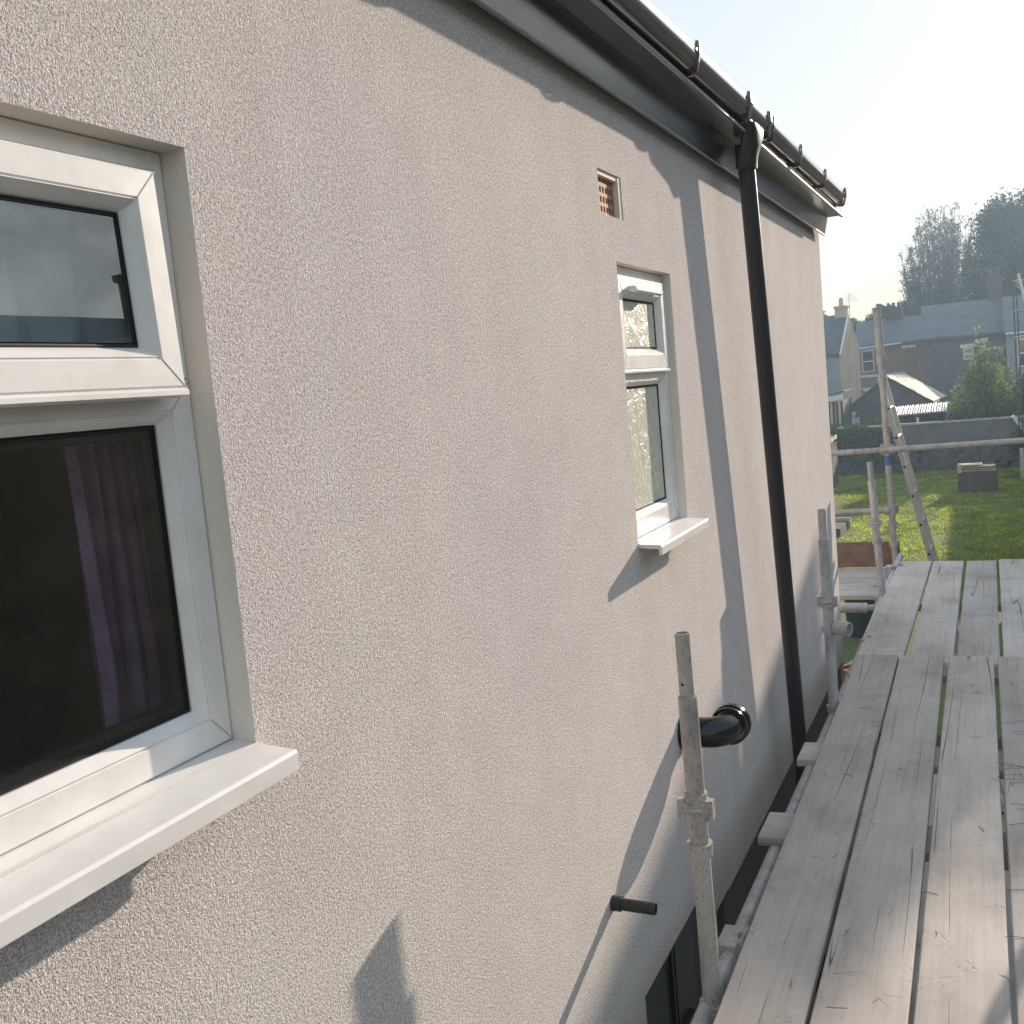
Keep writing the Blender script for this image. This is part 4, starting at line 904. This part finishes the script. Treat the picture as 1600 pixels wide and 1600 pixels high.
# scaffold and ladder far right, in the next garden
t = empty('distant_scaffold', (1.62, 40.5, 0)); tag(t, 'distant tube tower with a bright diagonal at the right edge behind the shrub', 'scaffold')
for x, y in ((0, 0), (.12, .9), (.42, 0.1)): mb = MB(); mb.tube((x, y, 0), (x-.04, y, 7.3-.4*x), .026, n=8); mb.build('standard', M['bwall'], t)
for z in (4.6, 5.5, 6.5): mb = MB(); mb.tube((-.05, -.03, z), (1.6, -.03, z+.03), .03, n=8); mb.build('guard_rail', M['galv'], t)
mb = MB(); mb.tube((.14, -.05, 6.75), (.62, -.05, 4.2), .045, n=10); mb.build('diagonal_brace', M['white'], t)
for k in range(10): mb = MB(); mb.tube((-.02, .0, 3.2+.35*k), (.12, .9, 3.2+.35*k), .010, n=6); mb.build('rung', M['bwall'], t)

# unseen houses right of frame; the first two are added and shaped to shade boards, wall and lawn
ux = Vector((SUN_DIR.y, -SUN_DIR.x, 0)).normalized(); uy = Vector((SUN_DIR.x, SUN_DIR.y, 0)).normalized()
def sunframe(a, u=0.0): p = Vector((1, 0, 0))+uy*a+ux*u; return (p.x, p.y, 0)
t = empty('shade_casting_house', sunframe(22), -AZ); tag(t, 'unseen brick house added towards the sun, shaped to shade boards and wall', 'house')  # unseen; outline set to cast the shade edge on boards and wall
mb = MB(); mb.box(-2.30, 7, -3, 3, 0, Z+1.1); mb.build('house_walls', M['brick_red'], t)
mb = MB(); mb.prism([(-3.2, Z+1.0), (0, Z+3.02), (3.2, Z+1.0), (3.2, Z+1.15), (0, Z+3.16), (-3.2, Z+1.15)], lambda y, z: (-2.47, y, z), lambda y, z: (7, y, z)); rf = mb.build('roof', M['slate2'], t)
mb = MB(); mb.prism([(-.9, Z+2.4), (0, Z+3.2), (.9, Z+2.4), (.9, Z+2.5), (0, Z+3.31), (-.9, Z+2.5)], lambda y, z: (-.92, y, z), lambda y, z: (6.9, y, z)); mb.build('ridge_shade_block', M['slate2'], rf)  # added block raising the shade outline on the right
mb = MB(); mb.box(-1.95, -.97, -.3, .3, Z+2, Z+3.49); mb.build('chimney', M['brick_dark'], t)  # block sized to the bump in the cast shade
mb = MB(); mb.box(-4.25, -2.31, -.3, 3, 0, Z+2.35); mb.build('shade_extension', M['brick_red'], t)  # added low block to keep the far boards and wall foot shaded
t = empty('lawn_shade_house', sunframe(45), -AZ); tag(t, 'unseen gabled house added out of the frame, shaped to shade the lawn', 'house')  # unseen; roof slope set to cast the slanting shade edge on the lawn
mb = MB(); mb.prism([(-8.5, 0), (-1.5, 0), (-1.5, Z-.5), (-5.0, Z+3.0), (-8.5, Z-.5)], lambda x, z: (x, 0, z), lambda x, z: (x, 7, z)); mb.build('house_walls', M['brick_red'], t)
for s_ in (-1, 1): mb = MB(); mb.prism([(-5.0, Z+3.05), (-5.0, Z+3.15), (-5.0+s_*3.75, Z-.55), (-5.0+s_*3.7, Z-.65)], lambda x, z: (x, -.15, z), lambda x, z: (x, 7.1, z)); mb.build('roof', M['slate2'], t)
t = empty('facing_house', (7.6, 1, 0)); tag(t, 'neighbouring house facing the rendered wall from the right', 'house')
mb = MB(); mb.prism([(0, 0), (8, 0), (8, 4.5), (4, 6.55), (0, 4.5)], lambda x, z: (x, -9, z), lambda x, z: (x, 16, z)); mb.build('house_walls', M['brick_buff'], t)
mb = MB(); mb.prism([(-.3, 4.4), (4, 6.65), (8.3, 4.4), (8.3, 4.55), (4, 6.8), (-.3, 4.55)], lambda x, z: (x, -9.2, z), lambda x, z: (x, 16.2, z)); mb.build('roof', M['slate2'], t)
chimney(t, 4, 8, 6.0, 7.6, .8, M['brick_dark'], 2); chimney(t, 4, 13, 6.0, 7.6, .8, M['brick_dark'], 2)

# far trees
rng = random.Random(31)
t = empty('tall_tree', (-3.4, 105, 0)); tag(t, 'tall sparse tree with upright twiggy branches against the bright sky', 'tree')
mb = MB(); pts = []
def env(u, w_):                                                    # silhouette: u across -1..1
    return 17.9-3.2*abs(u-.15)**2.2-1.2*abs(math.sin(u*7+w_))
mb.path([(0, 0, 0), (.1, 0, 4), (0, 0, 8)], [.42, .36, .22], n=8)
for k in range(190):
    u = rng.uniform(-1, 1); v_ = rng.uniform(-.8, .8); f = rng.uniform(.45, 1) if abs(u) > .55 else rng.uniform(.75, 1)
    top = 6.5+(env(u, k)-6.5)*f; ex = u*3.15; z0 = rng.uniform(1.5, 7.5)
    p0 = Vector((0, 0, z0)); p3 = Vector((ex, v_*2.6, max(top, z0+2)))
    p1 = p0+Vector((ex*.55, v_*1.3, (p3.z-z0)*.22)); p2 = p0+Vector((ex*.88, v_*2.2, (p3.z-z0)*.62)); P = []
    for i in range(9):
        q = i/8; a = (1-q)**3; b = 3*q*(1-q)**2; c = 3*q*q*(1-q); d = q**3; P.append(p0*a+p1*b+p2*c+p3*d+Vector((rng.gauss(0, .06), 0, 0)))
    mb.path(P, [.085*(1-i/8)+.016 for i in range(9)], n=4, cap=False)
    for i in range(3, 9):
        for j in range(3):
            s_ = P[i]; l = rng.uniform(.4, 1.1)*(1.15-.06*i); e = s_+Vector((rng.gauss(0, .35)*l, rng.gauss(0, .35)*l, l)); mb.path([s_, (s_+e)/2+Vector((rng.gauss(0, .05), 0, 0)), e], [.018, .014, .008], n=3, cap=False)
            for q in range(rng.choice((3, 5, 7))): w_ = rng.uniform(.1, 1.08); pts.append(s_+(e-s_)*w_+Vector((rng.gauss(0, .11), rng.gauss(0, .11), rng.gauss(0, .11))))
mb.build('trunk', M['bark'], t, False); leaves('crown', M['leaf_thin'], pts, .10, rng, t)
def ell(rng, n, cx, cz, rx, rz, surf=.45):
    out = []
    while len(out) < n:
        a = Vector((rng.gauss(0, 1), rng.gauss(0, 1), rng.gauss(0, 1))).normalized()*rng.uniform(surf, 1)
        out.append((cx+a.x*rx, a.y*rx, cz+a.z*rz))
    return out
t = empty('dense_tree', (3.4, 95, 0)); tag(t, 'dense dark rounded tree rising behind the dark terrace house', 'tree')
mb = MB(); mb.path([(0, 0, 0), (.1, 0, 6), (0, 0, 10)], [.6, .5, .3], n=8)
for k in range(14): a = k*.9; mb.path([(0, 0, 6+k*.3), (math.cos(a)*1.6, math.sin(a)*1.6, 9+k*.3), (math.cos(a)*3, math.sin(a)*3, 11+k*.35)], [.2, .13, .05], n=5)
mb.build('trunk', M['bark'], t)
cs = ell(rng, 210, 0, 11.9, 4.0, 5.0)+ell(rng, 60, -1.2, 13.5, 2.0, 2.6)+[(rng.uniform(-3.6, 4), rng.uniform(-3, 3), rng.uniform(4.5, 9)) for _ in range(70)]
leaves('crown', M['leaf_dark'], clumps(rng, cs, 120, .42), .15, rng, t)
t = empty('dense_tree', (-.1, 98, 0)); tag(t, 'smaller loose dark tree filling the gap beside the dense rounded tree', 'tree')
mb = MB(); mb.path([(0, 0, 0), (.1, 0, 5), (0, 0, 11)], [.3, .24, .1], n=7)
for k in range(12): a = k*1.9; mb.path([(0, 0, 4+k*.5), (math.cos(a)*.9, math.sin(a)*.9, 6+k*.5), (math.cos(a)*1.5, math.sin(a)*1.5, 8+k*.5)], [.1, .06, .03], n=4)
mb.build('trunk', M['bark'], t)
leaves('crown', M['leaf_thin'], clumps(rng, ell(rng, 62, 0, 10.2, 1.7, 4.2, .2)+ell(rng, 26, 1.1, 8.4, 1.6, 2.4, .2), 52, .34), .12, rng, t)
def line(rng):
    out = []
    for k in range(14000):
        x = rng.uniform(-9, 9); top = 8.6+.55*math.sin(x*.9)+.35*math.sin(x*2.3+1)+.15*math.sin(x*6)
        out.append(Vector((x, rng.gauss(0, 1.2), top-abs(rng.gauss(0, 1.4)))))
    return out
t = empty('tree_line', (-8.5, 100, 0)); tag(t, 'low green line of trees above the red brick terrace roof', 'tree line', kind=None)
leaves('crown', M['leaf_line'], line(rng), .17, rng, t); mb = MB()
for k in range(9): mb.path([(-8+k*2, 0, 0), (-8+k*2+.3, 0, 4), (-8+k*2, 0, 7.5)], [.2, .14, .06], n=6)
mb.build('trunk', M['bark'], t)
tree('thin_sapling_tree', 'thin bare sapling poking above the terrace chimneys', (-6.9, 98, 0), 9.0, random.Random(4), M['leaf_thin'], .12, 3, depth=3, spread=.3, up=.4, kids=2, r=.08, blob=.25, trunks=1, l0=.42)

CAMP = Vector((1, 0, 4.2))
for nm, k in (('grey_rendered_house', 1.097), ('pale_rendered_house', 1.10), ('garden_garage', 1.0645), ('corrugated_lean_to', .9786)):
    o = bpy.data.objects[nm]; o.location = CAMP+(Vector(o.location)-CAMP)*k; o.scale = (k, k, k)

# ------------------------------------------------------------------ haze
hm = bpy.data.materials.new('haze'); hm.use_nodes = True; hn = hm.node_tree.nodes; hn.remove(hn['Principled BSDF'])
pv = hn.new('ShaderNodeVolumePrincipled'); pv.inputs['Density'].default_value = .0018; pv.inputs['Color'].default_value = (.58, .80, 1.0, 1); pv.inputs['Anisotropy'].default_value = .35
hm.node_tree.links.new(pv.outputs[0], hn['Material Output'].inputs['Volume'])
g = MB(); g.box(-45, 45, -12, 125, -1.4, 24); hz = g.build('haze', hm); tag(hz, kind='stuff', label='thin pale haze filling the air over the gardens', cat='haze')
